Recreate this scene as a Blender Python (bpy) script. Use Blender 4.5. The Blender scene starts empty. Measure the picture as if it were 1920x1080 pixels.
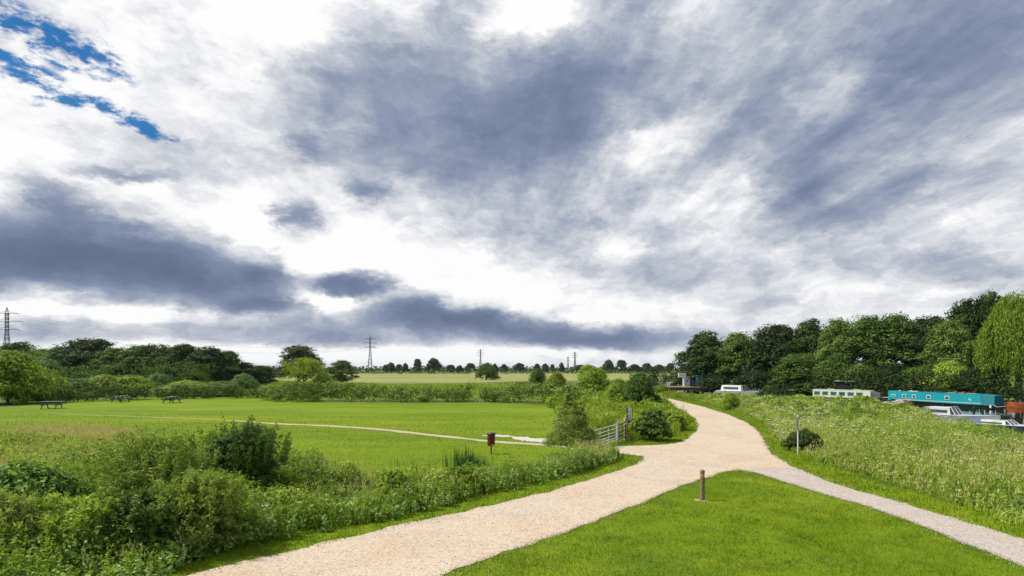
import bpy, math, random
import numpy as np
from mathutils import Vector, Matrix

# ------------------------------------------------------------------ camera, sky, sun, exposure
F, H0, CX, HY = 1100.0, 4.4, 960.0, 690.0
scn = bpy.context.scene
cam_d = bpy.data.cameras.new("camera"); cam = bpy.data.objects.new("camera", cam_d)
scn.collection.objects.link(cam); scn.camera = cam
cam.location = (0, 0, H0); cam.rotation_euler = (math.pi / 2, 0, 0)
cam_d.sensor_width = 36; cam_d.lens = 36 * F / 1920; cam_d.shift_y = (HY - 540) / 1920
cam_d.clip_start = 0.1; cam_d.clip_end = 12000
scn.view_settings.view_transform = 'Standard'; scn.view_settings.look = 'None'
EXPO = 0.6
scn.view_settings.exposure = EXPO; scn.view_settings.gamma = 1
scn.cycles.max_bounces = 6; scn.cycles.diffuse_bounces = 3; scn.cycles.transmission_bounces = 4
scn.cycles.transparent_max_bounces = 4; scn.cycles.glossy_bounces = 2
scn.cycles.use_denoising = True
SUN_AZ, SUN_EL = math.radians(-86), math.radians(53)      # azimuth from +Y, clockwise
WSTR = 0.12

def lin(c):
    c = c / 255.0
    return c / 12.92 if c <= 0.04045 else ((c + 0.055) / 1.055) ** 2.4
def srgb(r, g, b): return (lin(r), lin(g), lin(b), 1.0)

sun_d = bpy.data.lights.new("sun", 'SUN'); sun = bpy.data.objects.new("sun", sun_d)
scn.collection.objects.link(sun)
sun_d.energy = 4.0; sun_d.angle = math.radians(5); sun_d.color = (1.0, 0.96, 0.88)
sd = Vector((math.sin(SUN_AZ) * math.cos(SUN_EL), math.cos(SUN_AZ) * math.cos(SUN_EL), math.sin(SUN_EL)))
sun.rotation_euler = sd.to_track_quat('Z', 'Y').to_euler()

class NT:
    def __init__(s, nt): s.nt = nt; s.n = nt.nodes; s.l = nt.links
    def new(s, t, **kw):
        nd = s.n.new(t)
        for k, v in kw.items(): setattr(nd, k, v)
        return nd
    def put(s, sock, v):
        if isinstance(v, bpy.types.NodeSocket): s.l.new(v, sock)
        elif v is not None: sock.default_value = v
    def math(s, op, a, b=None, c=None, clamp=False):
        m = s.new('ShaderNodeMath', operation=op, use_clamp=clamp)
        s.put(m.inputs[0], a); s.put(m.inputs[1], b); s.put(m.inputs[2], c)
        return m.outputs[0]
    def maprange(s, v, a, b, c, d, smooth=True):
        m = s.new('ShaderNodeMapRange'); m.interpolation_type = 'SMOOTHSTEP' if smooth else 'LINEAR'
        s.put(m.inputs[0], v)
        for i, q in enumerate((a, b, c, d)): m.inputs[i + 1].default_value = q
        return m.outputs[0]
    def comb(s, x, y, z=0.0):
        m = s.new('ShaderNodeCombineXYZ'); s.put(m.inputs[0], x); s.put(m.inputs[1], y); s.put(m.inputs[2], z)
        return m.outputs[0]
    def noise(s, vec, scale, detail=4, rough=0.5, dist=0.0):
        m = s.new('ShaderNodeTexNoise'); s.put(m.inputs['Vector'], vec); m.inputs['Scale'].default_value = scale
        m.inputs['Detail'].default_value = detail; m.inputs['Roughness'].default_value = rough
        m.inputs['Distortion'].default_value = dist
        return m
    def ramp(s, fac, stops, interp='LINEAR'):
        m = s.new('ShaderNodeValToRGB'); cr = m.color_ramp; cr.interpolation = interp
        s.put(m.inputs[0], fac)
        while len(cr.elements) < len(stops): cr.elements.new(0.5)
        for e, (p, c) in zip(cr.elements, stops):
            e.position = p; e.color = c if len(c) == 4 else (*c, 1)
        return m.outputs[0]
    def mix(s, f, a, b, blend='MIX'):
        m = s.new('ShaderNodeMix', data_type='RGBA', blend_type=blend)
        s.put(m.inputs[0], f); s.put(m.inputs[6], a); s.put(m.inputs[7], b)
        return m.outputs[2]
    def mixf(s, f, a, b):
        m = s.new('ShaderNodeMix', data_type='FLOAT')
        s.put(m.inputs[0], f); s.put(m.inputs[2], a); s.put(m.inputs[3], b)
        return m.outputs[0]

# cloud cover seen from the path: rows of cloud thickness from high to low, one value per column of directions
SKY_ROWS = [
 (10,  "3211111000012550045423455656776"), (60,  "3231011000151651155244455677775"),
 (110, "1142131124665445666566555677776"), (160, "1100232235666678887645654666656"),
 (210, "1221111125576788885456755666666"), (260, "0012343235577777662147766766554"),
 (310, "1112434443235666544343457656542"), (350, "1421112111252566545542246666543"),
 (390, "2565211013123344454312467632213"), (425, "6666531003001245543442344333223"),
 (465, "7776664100001124431231323433432"), (495, "8888887441000012344443234444444"),
 (525, "7668887783650000123444331234544"), (548, "4115888651720100112332221222232"),
 (575, "1121113753157210111111532212322"), (600, "3333211235378873211122322222222"),
 (618, "4566677787645688645453222222222"), (638, "2333133256765557887643333222222"),
 (660, "1222111112222111123423322222222"), (688, "2222222222222222222222222222222")]
def sky_at(px, py):
    ys = [r[0] for r in SKY_ROWS]; py = min(max(py, ys[0]), ys[-1]); px = min(max(px, 0), 1920)
    i = max(k for k in range(len(ys)) if ys[k] <= py); j = min(i + 1, len(ys) - 1)
    t = 0 if i == j else (py - ys[i]) / (ys[j] - ys[i])
    c = px / 64.0; a = int(min(c, 29)); u = c - a
    f = lambda r: int(SKY_ROWS[r][1][a]) * (1 - u) + int(SKY_ROWS[r][1][a + 1]) * u
    return f(i) * (1 - t) + f(j) * t

world = bpy.data.worlds.new("World"); scn.world = world; world.use_nodes = True
world.node_tree.nodes.clear()
W = NT(world.node_tree)
tc = W.new('ShaderNodeTexCoord').outputs['Generated']
sep = W.new('ShaderNodeSeparateXYZ'); W.put(sep.inputs[0], tc)
dx, dy, dz = sep.outputs
hor = W.math('SQRT', W.math('ADD', W.math('MULTIPLY', dx, dx), W.math('MULTIPLY', dy, dy)))
az0 = W.math('ARCTAN2', dx, dy)
v0 = W.math('DIVIDE', dz, W.math('MAXIMUM', hor, 0.001))
zz = W.math('ADD', W.math('MAXIMUM', dz, 0.0), 0.07)
P = W.comb(W.math('DIVIDE', dx, zz), W.math('DIVIDE', dy, zz))
beh0 = W.maprange(dy, 0.2, -0.2, 0, 1)
def scaled(vec, s):
    m = W.new('ShaderNodeMapping'); W.put(m.inputs[0], vec); m.inputs['Scale'].default_value = s
    return m.outputs[0]
Q = W.comb(W.math('MULTIPLY', az0, 1.0), W.math('MULTIPLY', v0, 1.7), W.math('MULTIPLY', beh0, 3.0))
n1 = W.noise(Q, 7.0, 10, 0.72)
s1 = W.new('ShaderNodeSeparateColor'); W.put(s1.inputs[0], n1.outputs['Color'])
az = W.math('ADD', az0, W.math('MULTIPLY', W.math('SUBTRACT', s1.outputs[0], 0.5), 0.15))
va = W.math('MULTIPLY', W.math('SUBTRACT', s1.outputs[1], 0.5), W.math('MULTIPLY_ADD', v0, 0.22, 0.022))
v = W.math('ADD', v0, va)
AZM = 0.74
rown = [0.0, 0.015, 0.032, 0.047, 0.064, 0.082, 0.102, 0.122, 0.145, 0.172, 0.2, 0.23, 0.262, 0.3, 0.34, 0.38, 0.425, 0.475, 0.53, 0.6]
azu = W.maprange(az, -AZM, AZM, 0, 1, False)
val = None
for k, rv in enumerate(rown):
    st = []
    for c in range(32):
        a = -AZM + 2 * AZM * c / 31
        px = CX + F * math.tan(max(min(a, 0.72), -0.72)); py = HY - F * rv / math.cos(a)
        d = sky_at(px, py) / 10.5
        st.append((c / 31, (d, d, d, 1)))
    r = W.ramp(azu, st, 'CARDINAL')
    if val is None: val = r
    else: val = W.mix(W.maprange(v, rown[k - 1], rv, 0, 1, False), val, r)
n2a = W.noise(scaled(P, (1.9, 1.25, 1)), 2.6, 12, 0.7, 0.0).outputs['Fac']
n2b = W.noise(W.comb(az, W.math('MULTIPLY', v, 1.6), 3.3), 12.0, 12, 0.7, 0.0).outputs['Fac']
n2 = W.mixf(W.maprange(v0, 0.12, 0.35, 0.85, 0.35), n2a, n2b)
n3 = W.noise(scaled(P, (2.6, 0.6, 1)), 0.55, 7, 0.6).outputs['Fac']
n5 = W.noise(scaled(P, (4.2, 0.8, 1)), 1.5, 6, 0.6, 0.0).outputs['Fac']
n2 = W.math('ADD', n2, W.math('MULTIPLY', W.math('SUBTRACT', n5, 0.5), W.math('MULTIPLY', W.maprange(v0, 0.1, 0.3, 0, 0.75), W.maprange(az0, -0.35, 0.2, 0.2, 1))))
bil = W.math('ABSOLUTE', W.math('SUBTRACT', W.noise(W.comb(az, W.math('MULTIPLY', v, 1.5), 9.1), 11.0, 6, 0.6, 0.0).outputs['Fac'], 0.5))
n2 = W.math('ADD', n2, W.math('MULTIPLY', W.math('SUBTRACT', bil, 0.09), 0.9))
vs = W.new('ShaderNodeSeparateColor'); W.put(vs.inputs[0], val)
dens = vs.outputs[0]
A2 = W.comb(W.math('ADD', az, W.math('MULTIPLY', W.math('SUBTRACT', s1.outputs[2], 0.5), 0.12)), W.math('ADD', v, W.math('MULTIPLY', W.math('SUBTRACT', s1.outputs[0], 0.5), 0.06)))
# single puffs: direction (as seen along the path), half width, half height, added thickness
for (x0, y0, hw, hh, rot, g) in [(560, 398, 34, 24, 0, .55), (692, 348, 42, 20, 0, .42), (655, 533, 58, 20, 0, .6), (250, 320, 80, 13, 0, .4), (575, 278, 40, 26, -.5, .35),
                                 (480, 574, 85, 15, .05, .38), (110, 365, 85, 30, -.5, .35), (330, 498, 250, 48, -.12, .45), (60, 480, 200, 60, 0, .4), (520, 522, 55, 22, -.2, .28), (600, 500, 60, 40, 0, -.25), (600, 570, 60, 16, 0, -.2), (665, 566, 60, 12, .1, -.3), (585, 545, 30, 30, 0, -.25), (200, 585, 260, 15, 0, -.2), (300, 655, 300, 12, 0, -.15), (800, 660, 260, 14, 0, -.2), (1150, 665, 140, 10, 0, -.15), (1850, 60, 160, 120, .3, .2), (1480, 340, 60, 40, .3, .2), (1620, 390, 120, 26, .3, .2), (1440, 160, 60, 50, .6, .12), (800, 588, 110, 24, -.15, .38), (960, 612, 150, 20, -.12, .36), (1130, 635, 140, 17, -.03, .35),
                                 (880, 200, 330, 100, -.1, .18), (1080, 190, 150, 90, .3, .14), (760, 300, 150, 40, .1, .15), (1000, 290, 130, 50, .1, .15), (1550, 260, 200, 60, .45, .16), (1700, 100, 200, 80, .3, .1), (1575, 172, 74, 50, .3, -.27),
                                 (1160, 465, 60, 24, 0, -.08), (1340, 440, 70, 22, .1, -.05), (660, 215, 25, 50, 0, -.15), (1270, 250, 110, 38, .55, -.2), (1380, 340, 40, 60, -.5, -.15), (1850, 400, 120, 26, .25, -.08), (1800, 300, 100, 20, .5, -.15), (560, 90, 70, 60, 0, -.15), (990, 35, 70, 40, 0, -.24)]:
    a_ = math.atan((x0 - CX) / F); v_ = (HY - y0) / F * math.cos(a_)
    mp = W.new('ShaderNodeMapping', vector_type='TEXTURE'); W.put(mp.inputs[0], A2)
    mp.inputs['Location'].default_value = (a_, v_, 0); mp.inputs['Rotation'].default_value = (0, 0, rot)
    mp.inputs['Scale'].default_value = (hw / F * math.cos(a_) ** 2 * 1.35, hh / F * math.cos(a_) * 1.35, 1)
    ln = W.new('ShaderNodeVectorMath', operation='LENGTH'); W.put(ln.inputs[0], mp.outputs[0])
    dens = W.math('ADD', dens, W.maprange(ln.outputs['Value'], 0.0, 1.35, g, 0))
beh = W.maprange(W.math('ABSOLUTE', az0), 0.74, 1.0, 0, 1)
top = W.maprange(v0, 0.66, 0.9, 0, 1)
out_m = W.math('MAXIMUM', beh, top)
gen = W.math('MULTIPLY_ADD', W.math('SUBTRACT', n3, 0.5), 1.6, 0.42)
dens = W.mixf(out_m, dens, gen)
# ragged detail, strongest in mid-thickness cloud
amp = W.math('MULTIPLY', W.maprange(v0, 0.05, 0.35, 0.8, 0.9, False), W.maprange(dens, 0.0, 0.6, 0.8, 1.2, False))
dens = W.math('ADD', dens, W.math('MULTIPLY', W.math('SUBTRACT', n2, 0.5), amp))
dens = W.math('MULTIPLY_ADD', W.math('SUBTRACT', dens, 0.385), 1.15, W.math('SUBTRACT', W.maprange(az0, -0.1, 0.5, 0.385, 0.395), W.maprange(v0, 0.03, 0.16, 0.05, 0.0)))
dens = W.math('MAXIMUM', dens, 0.0)
dens = W.math('SUBTRACT', 1.0, W.math('POWER', 2.718, W.math('MULTIPLY', dens, W.maprange(v0, 0.16, 0.34, -2.05, -1.7))))
cs = [(0, (254, 254, 254)), (0.1, (246, 246, 248)), (0.24, (228, 230, 235)), (0.42, (201, 205, 214)), (0.6, (167, 176, 193)),
      (0.75, (138, 150, 175)), (0.88, (111, 126, 154)), (1, (84, 98, 124))]
K = 1.0 / (WSTR * 2 ** EXPO)
cloud = W.ramp(dens, [(p, srgb(*c)) for p, c in cs])
cloud = W.mix(1.0, cloud, (K, K, K, 1), 'MULTIPLY')
# openings of clear sky
nis = W.new('ShaderNodeTexSky', sky_type='NISHITA'); nis.sun_disc = False
nis.sun_elevation = SUN_EL; nis.sun_rotation = SUN_AZ; nis.altitude = 10; nis.ozone_density = 3.0; nis.dust_density = 0.3
hs = W.new('ShaderNodeHueSaturation'); hs.inputs['Saturation'].default_value = 1.7; hs.inputs['Value'].default_value = 0.46
W.put(hs.inputs['Color'], nis.outputs[0])
A = W.comb(az0, v0)
gaps = None
for (x0, y0, x1, y1, wd) in [(0, 20, 60, 60, 26), (60, 60, 190, 120, 34), (-40, 95, 105, 165, 22), (85, 190, 178, 190, 13), (200, 205, 315, 258, 15),
                         (150, 180, 240, 222, 12)]:
    def av(px, py):
        a = math.atan((px - CX) / F); return a, (HY - py) / F * math.cos(a)
    a0, b0 = av(x0, y0); a1, b1 = av(x1, y1)
    mp = W.new('ShaderNodeMapping', vector_type='TEXTURE'); W.put(mp.inputs[0], A)
    mp.inputs['Location'].default_value = ((a0 + a1) / 2, (b0 + b1) / 2, 0)
    mp.inputs['Rotation'].default_value = (0, 0, math.atan2(b1 - b0, a1 - a0))
    mp.inputs['Scale'].default_value = (math.hypot(a1 - a0, b1 - b0) / 2 + wd / F * 0.6, wd / F * 0.8, 1)
    ln = W.new('ShaderNodeVectorMath', operation='LENGTH'); W.put(ln.inputs[0], mp.outputs[0])
    q = W.math('SUBTRACT', 1.0, ln.outputs['Value'])
    gaps = q if gaps is None else W.math('MAXIMUM', gaps, q)
n4 = W.noise(W.comb(az0, W.math('MULTIPLY', v0, 1.9), 7.7), 26.0, 9, 0.68, 0.2).outputs['Fac']
gm = W.math('ADD', W.math('ADD', gaps, 0.5), W.math('MULTIPLY', W.math('SUBTRACT', n4, 0.5), 7.5))
gm = W.maprange(gm, -0.1, 1.3, 0, 0.95)
gm = W.math('MULTIPLY', gm, W.maprange(gaps, -0.9, 0.0, 0, 1))
col = W.mix(gm, cloud, hs.outputs[0])
below = W.maprange(dz, -0.03, 0.0, 0, 1, False)
col = W.mix(below, (0.08 * K, 0.1 * K, 0.05 * K, 1), col)
bg = W.new('ShaderNodeBackground'); W.put(bg.inputs[0], col); bg.inputs[1].default_value = WSTR
wo = W.new('ShaderNodeOutputWorld'); W.l.new(bg.outputs[0], wo.inputs[0])
world.cycles.sampling_method = 'MANUAL'; world.cycles.sample_map_resolution = 512

# ------------------------------------------------------------------ helpers
C = scn.collection
def G(px, py, z=0.0):
    Y = F * (H0 - z) / (py - HY); return ((px - CX) / F * Y, Y)
def tag(o, label=None, cat=None, group=None, kind=None):
    if label: o["label"] = label
    if cat: o["category"] = cat
    if group: o["group"] = group
    if kind: o["kind"] = kind
    return o
def thing(name, label, cat, loc=(0, 0, 0), rz=0.0, group=None):
    o = bpy.data.objects.new(name, None); C.objects.link(o); o.location = loc; o.rotation_euler = (0, 0, rz)
    o.empty_display_size = 0.2
    return tag(o, label, cat, group)
def copy_tree(o, parent=None):
    c = o.copy(); C.objects.link(c)
    if parent is not None: c.parent = parent
    for ch in list(o.children): copy_tree(ch, c)
    return c

def mesh_np(name, V, faces, mats, attr=None, midx=None, smooth=False):
    """faces: list of (n,k) int arrays"""
    me = bpy.data.meshes.new(name)
    V = np.asarray(V, dtype=np.float32)
    me.vertices.add(len(V)); me.vertices.foreach_set('co', V.ravel())
    idx = np.concatenate([f.ravel() for f in faces]).astype(np.int32)
    tot = np.concatenate([np.full(len(f), f.shape[1]) for f in faces]).astype(np.int32)
    st = np.concatenate([[0], np.cumsum(tot)[:-1]]).astype(np.int32)
    me.loops.add(len(idx)); me.loops.foreach_set('vertex_index', idx)
    me.polygons.add(len(tot)); me.polygons.foreach_set('loop_start', st); me.polygons.foreach_set('loop_total', tot)
    if midx is not None: me.polygons.foreach_set('material_index', np.asarray(midx, dtype=np.int32))
    for m in mats: me.materials.append(m)
    me.update(calc_edges=True)
    if attr is not None:
        a = me.attributes.new('v', 'FLOAT', 'FACE'); a.data.foreach_set('value', np.asarray(attr, dtype=np.float32))
    me.polygons.foreach_set('use_smooth', np.full(len(tot), smooth))
    return me
def obj(name, me, parent=None):
    o = bpy.data.objects.new(name, me); C.objects.link(o)
    if parent is not None: o.parent = parent
    return o

class MB:
    """collects boxes, bars, tubes, lofts into one mesh"""
    def __init__(s): s.v = []; s.f = []
    def add(s, vs, fs):
        b = len(s.v); s.v += [tuple(q) for q in vs]; s.f += [tuple(i + b for i in f) for f in fs]; return s
    def box(s, c, d, rz=0.0, ry=0.0, rx=0.0, taper=1.0):
        M = Matrix.Rotation(rz, 3, 'Z') @ Matrix.Rotation(ry, 3, 'Y') @ Matrix.Rotation(rx, 3, 'X')
        vs = []
        for z in (-1, 1):
            t = taper if z > 0 else 1.0
            for x, y in ((-1, -1), (1, -1), (1, 1), (-1, 1)):
                vs.append(Vector(c) + M @ Vector((x * d[0] / 2 * t, y * d[1] / 2 * t, z * d[2] / 2)))
        return s.add(vs, [(0, 3, 2, 1), (4, 5, 6, 7), (0, 1, 5, 4), (1, 2, 6, 5), (2, 3, 7, 6), (3, 0, 4, 7)])
    def bar(s, a, b, w, h=None):
        a, b = Vector(a), Vector(b); h = h or w; d = b - a; L = d.length; d.normalize()
        up = Vector((0, 0, 1)) if abs(d.z) < 0.95 else Vector((0, 1, 0))
        x = d.cross(up).normalized(); y = x.cross(d)
        vs = [p + x * sx * w / 2 + y * sy * h / 2 for p in (a, b) for sx, sy in ((-1, -1), (1, -1), (1, 1), (-1, 1))]
        return s.add(vs, [(0, 3, 2, 1), (4, 5, 6, 7), (0, 1, 5, 4), (1, 2, 6, 5), (2, 3, 7, 6), (3, 0, 4, 7)])
    def tube(s, pts, rad, n=8):
        pts = [Vector(p) for p in pts]
        if not isinstance(rad, (list, tuple)): rad = [rad] * len(pts)
        vs = []; fs = []
        for i, p in enumerate(pts):
            d = (pts[min(i + 1, len(pts) - 1)] - pts[max(i - 1, 0)]).normalized()
            up = Vector((0, 0, 1)) if abs(d.z) < 0.9 else Vector((0, 1, 0))
            x = d.cross(up).normalized(); y = x.cross(d)
            for k in range(n):
                a = 2 * math.pi * k / n; vs.append(p + (x * math.cos(a) + y * math.sin(a)) * rad[i])
            if i:
                b = (i - 1) * n
                fs += [(b + k, b + n + k, b + n + (k + 1) % n, b + (k + 1) % n) for k in range(n)]
        fs.append(tuple(range(n))); fs.append(tuple((len(pts) - 1) * n + k for k in reversed(range(n))))
        return s.add(vs, fs)
    def loft(s, rings, cap=True):
        n = len(rings[0]); vs = [p for r in rings for p in r]; fs = []
        for i in range(len(rings) - 1):
            b = i * n
            fs += [(b + k, b + (k + 1) % n, b + n + (k + 1) % n, b + n + k) for k in range(n)]
        if cap: fs.append(tuple(reversed(range(n)))); fs.append(tuple((len(rings) - 1) * n + k for k in range(n)))
        return s.add(vs, fs)
    def build(s, name, mat, parent=None, bevel=0.0, smooth=False):
        me = bpy.data.meshes.new(name); me.from_pydata([tuple(q) for q in s.v], [], s.f); me.materials.append(mat); me.update()
        if smooth: me.polygons.foreach_set('use_smooth', [True] * len(me.polygons))
        o = obj(name, me, parent)
        if bevel:
            m = o.modifiers.new('b', 'BEVEL'); m.width = bevel; m.segments = 2; m.limit_method = 'ANGLE'
        return o

# value noise for numpy fields
def vnoise(x, y, s, seed=0):
    x = np.asarray(x) / s + seed * 17.3; y = np.asarray(y) / s + seed * 9.1
    xi = np.floor(x).astype(np.int64); yi = np.floor(y).astype(np.int64); fx = x - xi; fy = y - yi
    def h(a, b):
        n = (a * 374761393 + b * 668265263 + seed * 1442695) & 0xffffffff
        n = ((n ^ (n >> 13)) * 1274126177) & 0xffffffff
        return ((n ^ (n >> 16)) & 0xffff) / 65535.0
    fx = fx * fx * (3 - 2 * fx); fy = fy * fy * (3 - 2 * fy)
    return (h(xi, yi) * (1 - fx) + h(xi + 1, yi) * fx) * (1 - fy) + (h(xi, yi + 1) * (1 - fx) + h(xi + 1, yi + 1) * fx) * fy
def fbm(x, y, s, seed=0, o=3):
    t = 0; a = 0.5; tot = 0
    for k in range(o): t = t + a * vnoise(x, y, s / 2 ** k, seed + k); tot += a; a *= 0.5
    return t / tot
def inside(poly, x, y):
    c = np.zeros(len(x), bool); n = len(poly)
    for i in range(n):
        x0, y0 = poly[i]; x1, y1 = poly[(i + 1) % n]
        m = ((y0 > y) != (y1 > y))
        if y0 == y1: continue
        xi = (x1 - x0) * (y - y0) / (y1 - y0) + x0
        c ^= m & (x < xi)
    return c
def dist_line(line, x, y):
    d = np.full(len(x), 1e9)
    for (x0, y0), (x1, y1) in zip(line[:-1], line[1:]):
        ex, ey = x1 - x0, y1 - y0; t = np.clip(((x - x0) * ex + (y - y0) * ey) / (ex * ex + ey * ey + 1e-9), 0, 1)
        d = np.minimum(d, np.hypot(x - x0 - t * ex, y - y0 - t * ey))
    return d
def smooth_line(pts, it=2, closed=False):
    for _ in range(it):
        q = []
        n = len(pts)
        rng_ = range(n) if closed else range(n - 1)
        if not closed: q.append(pts[0])
        for i in rng_:
            a, b = pts[i], pts[(i + 1) % n]
            q.append((a[0] * .75 + b[0] * .25, a[1] * .75 + b[1] * .25)); q.append((a[0] * .25 + b[0] * .75, a[1] * .25 + b[1] * .75))
        if not closed: q.append(pts[-1])
        pts = q
    return pts
def resample(pts, step, jit, rng, closed=True, rag=0.0):
    out = []
    n = len(pts)
    for i in range(n if closed else n - 1):
        a, b = pts[i], pts[(i + 1) % n]; L = math.hypot(b[0] - a[0], b[1] - a[1])
        st = step * max(1.0, (a[1]) / 25.0)
        k = max(1, min(400, int(L / st)))
        for j in range(k):
            t = j / k; out.append((a[0] + (b[0] - a[0]) * t + rng.uniform(-jit, jit), a[1] + (b[1] - a[1]) * t + rng.uniform(-jit, jit)))
    res = []
    for i, (px_, py_) in enumerate(out):
        q = out[(i + 1) % len(out)]; ddx, ddy = q[0] - px_, q[1] - py_; l_ = math.hypot(ddx, ddy) + 1e-6
        w_ = (float(fbm([px_], [py_], .9, 77)[0]) - .5) * rag
        res.append((px_ - ddy / l_ * w_, py_ + ddx / l_ * w_))
    return res if rag else out
def sheet(name, poly, z, mat, label=None):
    from mathutils.geometry import tessellate_polygon
    vs = [Vector((p[0], p[1], z)) for p in poly]
    tris = tessellate_polygon([vs])
    me = bpy.data.meshes.new(name)
    fs = []
    for t in tris:
        a, b, c = (vs[i] for i in t)
        fs.append(t if (b - a).cross(c - a).z > 0 else (t[0], t[2], t[1]))
    me.from_pydata(vs, [], fs); me.materials.append(mat); me.update()
    o = obj(name, me); o["kind"] = "structure"
    return o

# ------------------------------------------------------------------ layout in metres (x right, y away)
MAINL = [G(*p) for p in [(250, 1110), (440, 1056), (557, 1033), (673, 1004), (790, 976), (906, 952), (1000, 929), (1094, 903), (1156, 883), (1190, 872)]]
NOTCH = [G(*p) for p in [(1207, 863), (1205, 857), (1175, 852), (1140, 848.5)]]
NOTCH2 = [G(*p) for p in [(1100, 846), (1085, 843), (1110, 839), (1150, 838), (1187, 836), (1225, 835), (1266, 832), (1290, 822), (1306, 808), (1309, 796), (1303, 785), (1288, 775), (1264, 763), (1246, 754), (1232, 748), (1205, 742.5), (1150, 739)]]
FAR = [G(*p) for p in [(1155, 737.3), (1215, 740.5), (1244, 744.5), (1264, 749.5), (1320, 763), (1368, 778), (1402, 793), (1426, 812), (1436, 834), (1453, 856), (1483, 873)]]
SPLIT = [G(*p) for p in [(1500, 880), (1460, 879), (1437, 879), (1410, 880), (1390, 881)]]
MAINR = [G(*p) for p in [(1375, 882.5), (1344, 888), (1312, 900), (1219, 936), (1156, 963), (1094, 986), (1031, 1006), (940, 1040), (850, 1072), (700, 1130)]]
rng0 = random.Random(5)
gravel_poly = resample(smooth_line(MAINL, 1) + NOTCH + NOTCH2 + FAR + SPLIT + smooth_line(MAINR, 1), 0.16, 0.02, rng0, rag=.42)
SIDE = [G(*p) for p in [(1380, 876), (1420, 868), (1470, 866.5), (1483, 873.5), (1525, 891), (1567, 908), (1636, 927), (1733, 955), (1811, 980), (1915, 1010), (2080, 1056), (2150, 1130), (1960, 1078), (1915, 1062), (1800, 1017), (1700, 976), (1600, 942.5), (1500, 914), (1437, 892.5), (1406, 884.5), (1385, 882)]]
side_poly = resample(SIDE, 0.16, 0.02, rng0, rag=.35)
FORELAWN = [G(*p) for p in [(1375, 882.5), (1344, 888), (1312, 900), (1219, 936), (1156, 963), (1094, 986), (1031, 1006), (940, 1040), (850, 1072), (700, 1130), (2150, 1130), (1960, 1078), (1915, 1062), (1800, 1017), (1700, 976), (1600, 942.5), (1500, 914), (1437, 892.5), (1406, 884.5), (1385, 882)]]
LAWN = [G(*p) for p in [(-300, 800), (-200, 770), (-20, 762), (20, 765), (80, 754), (200, 749), (330, 745), (440, 742.5), (520, 742), (560, 752), (760, 755), (950, 755), (1010, 759), (1045, 770), (1045, 800), (1060, 822), (1135, 838), (1120, 846), (1040, 868), (900, 880), (760, 895), (640, 903), (540, 888), (350, 878), (150, 868), (0, 838), (-120, 820)]]
LAWN = smooth_line(LAWN, 1, True)
TRACK = [G(*p) for p in [(1095, 840), (1020, 834), (920, 828), (860, 821), (800, 815), (740, 808), (700, 804), (600, 797.5), (520, 795), (460, 790), (400, 786), (330, 784), (200, 779), (110, 777)]]
DITCHL = [(-24, 9.5), (-14, 15.2), (-9.5, 17.6), (-6.4, 20.0), (-3.4, 22.6), (-0.8, 24.9), (1.2, 27.0)]
VEG_L = [G(*p) for p in [(60, 1200), (260, 1110), (400, 1036), (513, 1016), (603, 998), (697, 981), (790, 960), (848, 946), (936, 922), (1000, 911), (1060, 893), (1132, 874), (1165, 862), (1150, 855), (1118, 850), (1060, 862), (1010, 868), (900, 882), (760, 895), (640, 903), (540, 888), (350, 878), (150, 868), (0, 838), (-200, 820)]] + [(-26, 14), (-24, 8)]
MEADOW = [G(*p) for p in [(1250, 743.5), (1275, 747), (1330, 759), (1400, 778), (1436, 800), (1457, 830), (1490, 849), (1540, 868), (1620, 892), (1700, 917), (1780, 942), (1860, 972), (1915, 994), (2100, 1056)]] + [(28, 10), (28.3, 20), (28.6, 33.5), (29.6, 40), (33, 47.5), (36.4, 54), (38.7, 63), (36.9, 71.5), (30.4, 77), (26.4, 84.6), (24.8, 92)]
SCRUB = [G(*p) for p in [(1062, 826), (1050, 800), (1048, 770), (1015, 757), (1090, 746), (1150, 742), (1225, 748), (1255, 766), (1284, 786), (1290, 800), (1268, 816), (1230, 824), (1186, 829), (1168, 822), (1135, 822), (1120, 832)]]
RNEAR = [(29, -60), (29, 20), (29.2, 33.5), (30.2, 40), (33.5, 47.5), (37, 54), (39.3, 63), (37.5, 72), (31, 77.5), (27, 85), (25.2, 95), (22, 112), (15, 128), (5, 145), (-5, 170)]
RFAR = [(90, -60), (84, 30), (68.5, 62), (63, 75), (57.5, 90), (53, 105), (48, 125), (36, 150), (8, 190)]
RIVER = RNEAR + RFAR[::-1]
WATER_Z = -0.5

def th(x, y):
    x = np.asarray(x, float); y = np.asarray(y, float)
    z = np.zeros_like(x)
    d = dist_line(DITCHL, x, y)
    z = z - 0.85 * np.clip(1 - (d / 1.9) ** 2, 0, 1) ** 0.8
    inr = inside(RIVER, x, y); db = np.minimum(dist_line(RNEAR, x, y), dist_line(RFAR, x, y))
    z = np.where(inr, -1.6 * np.clip(db / 1.2, 0, 1), z)
    return z

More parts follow.
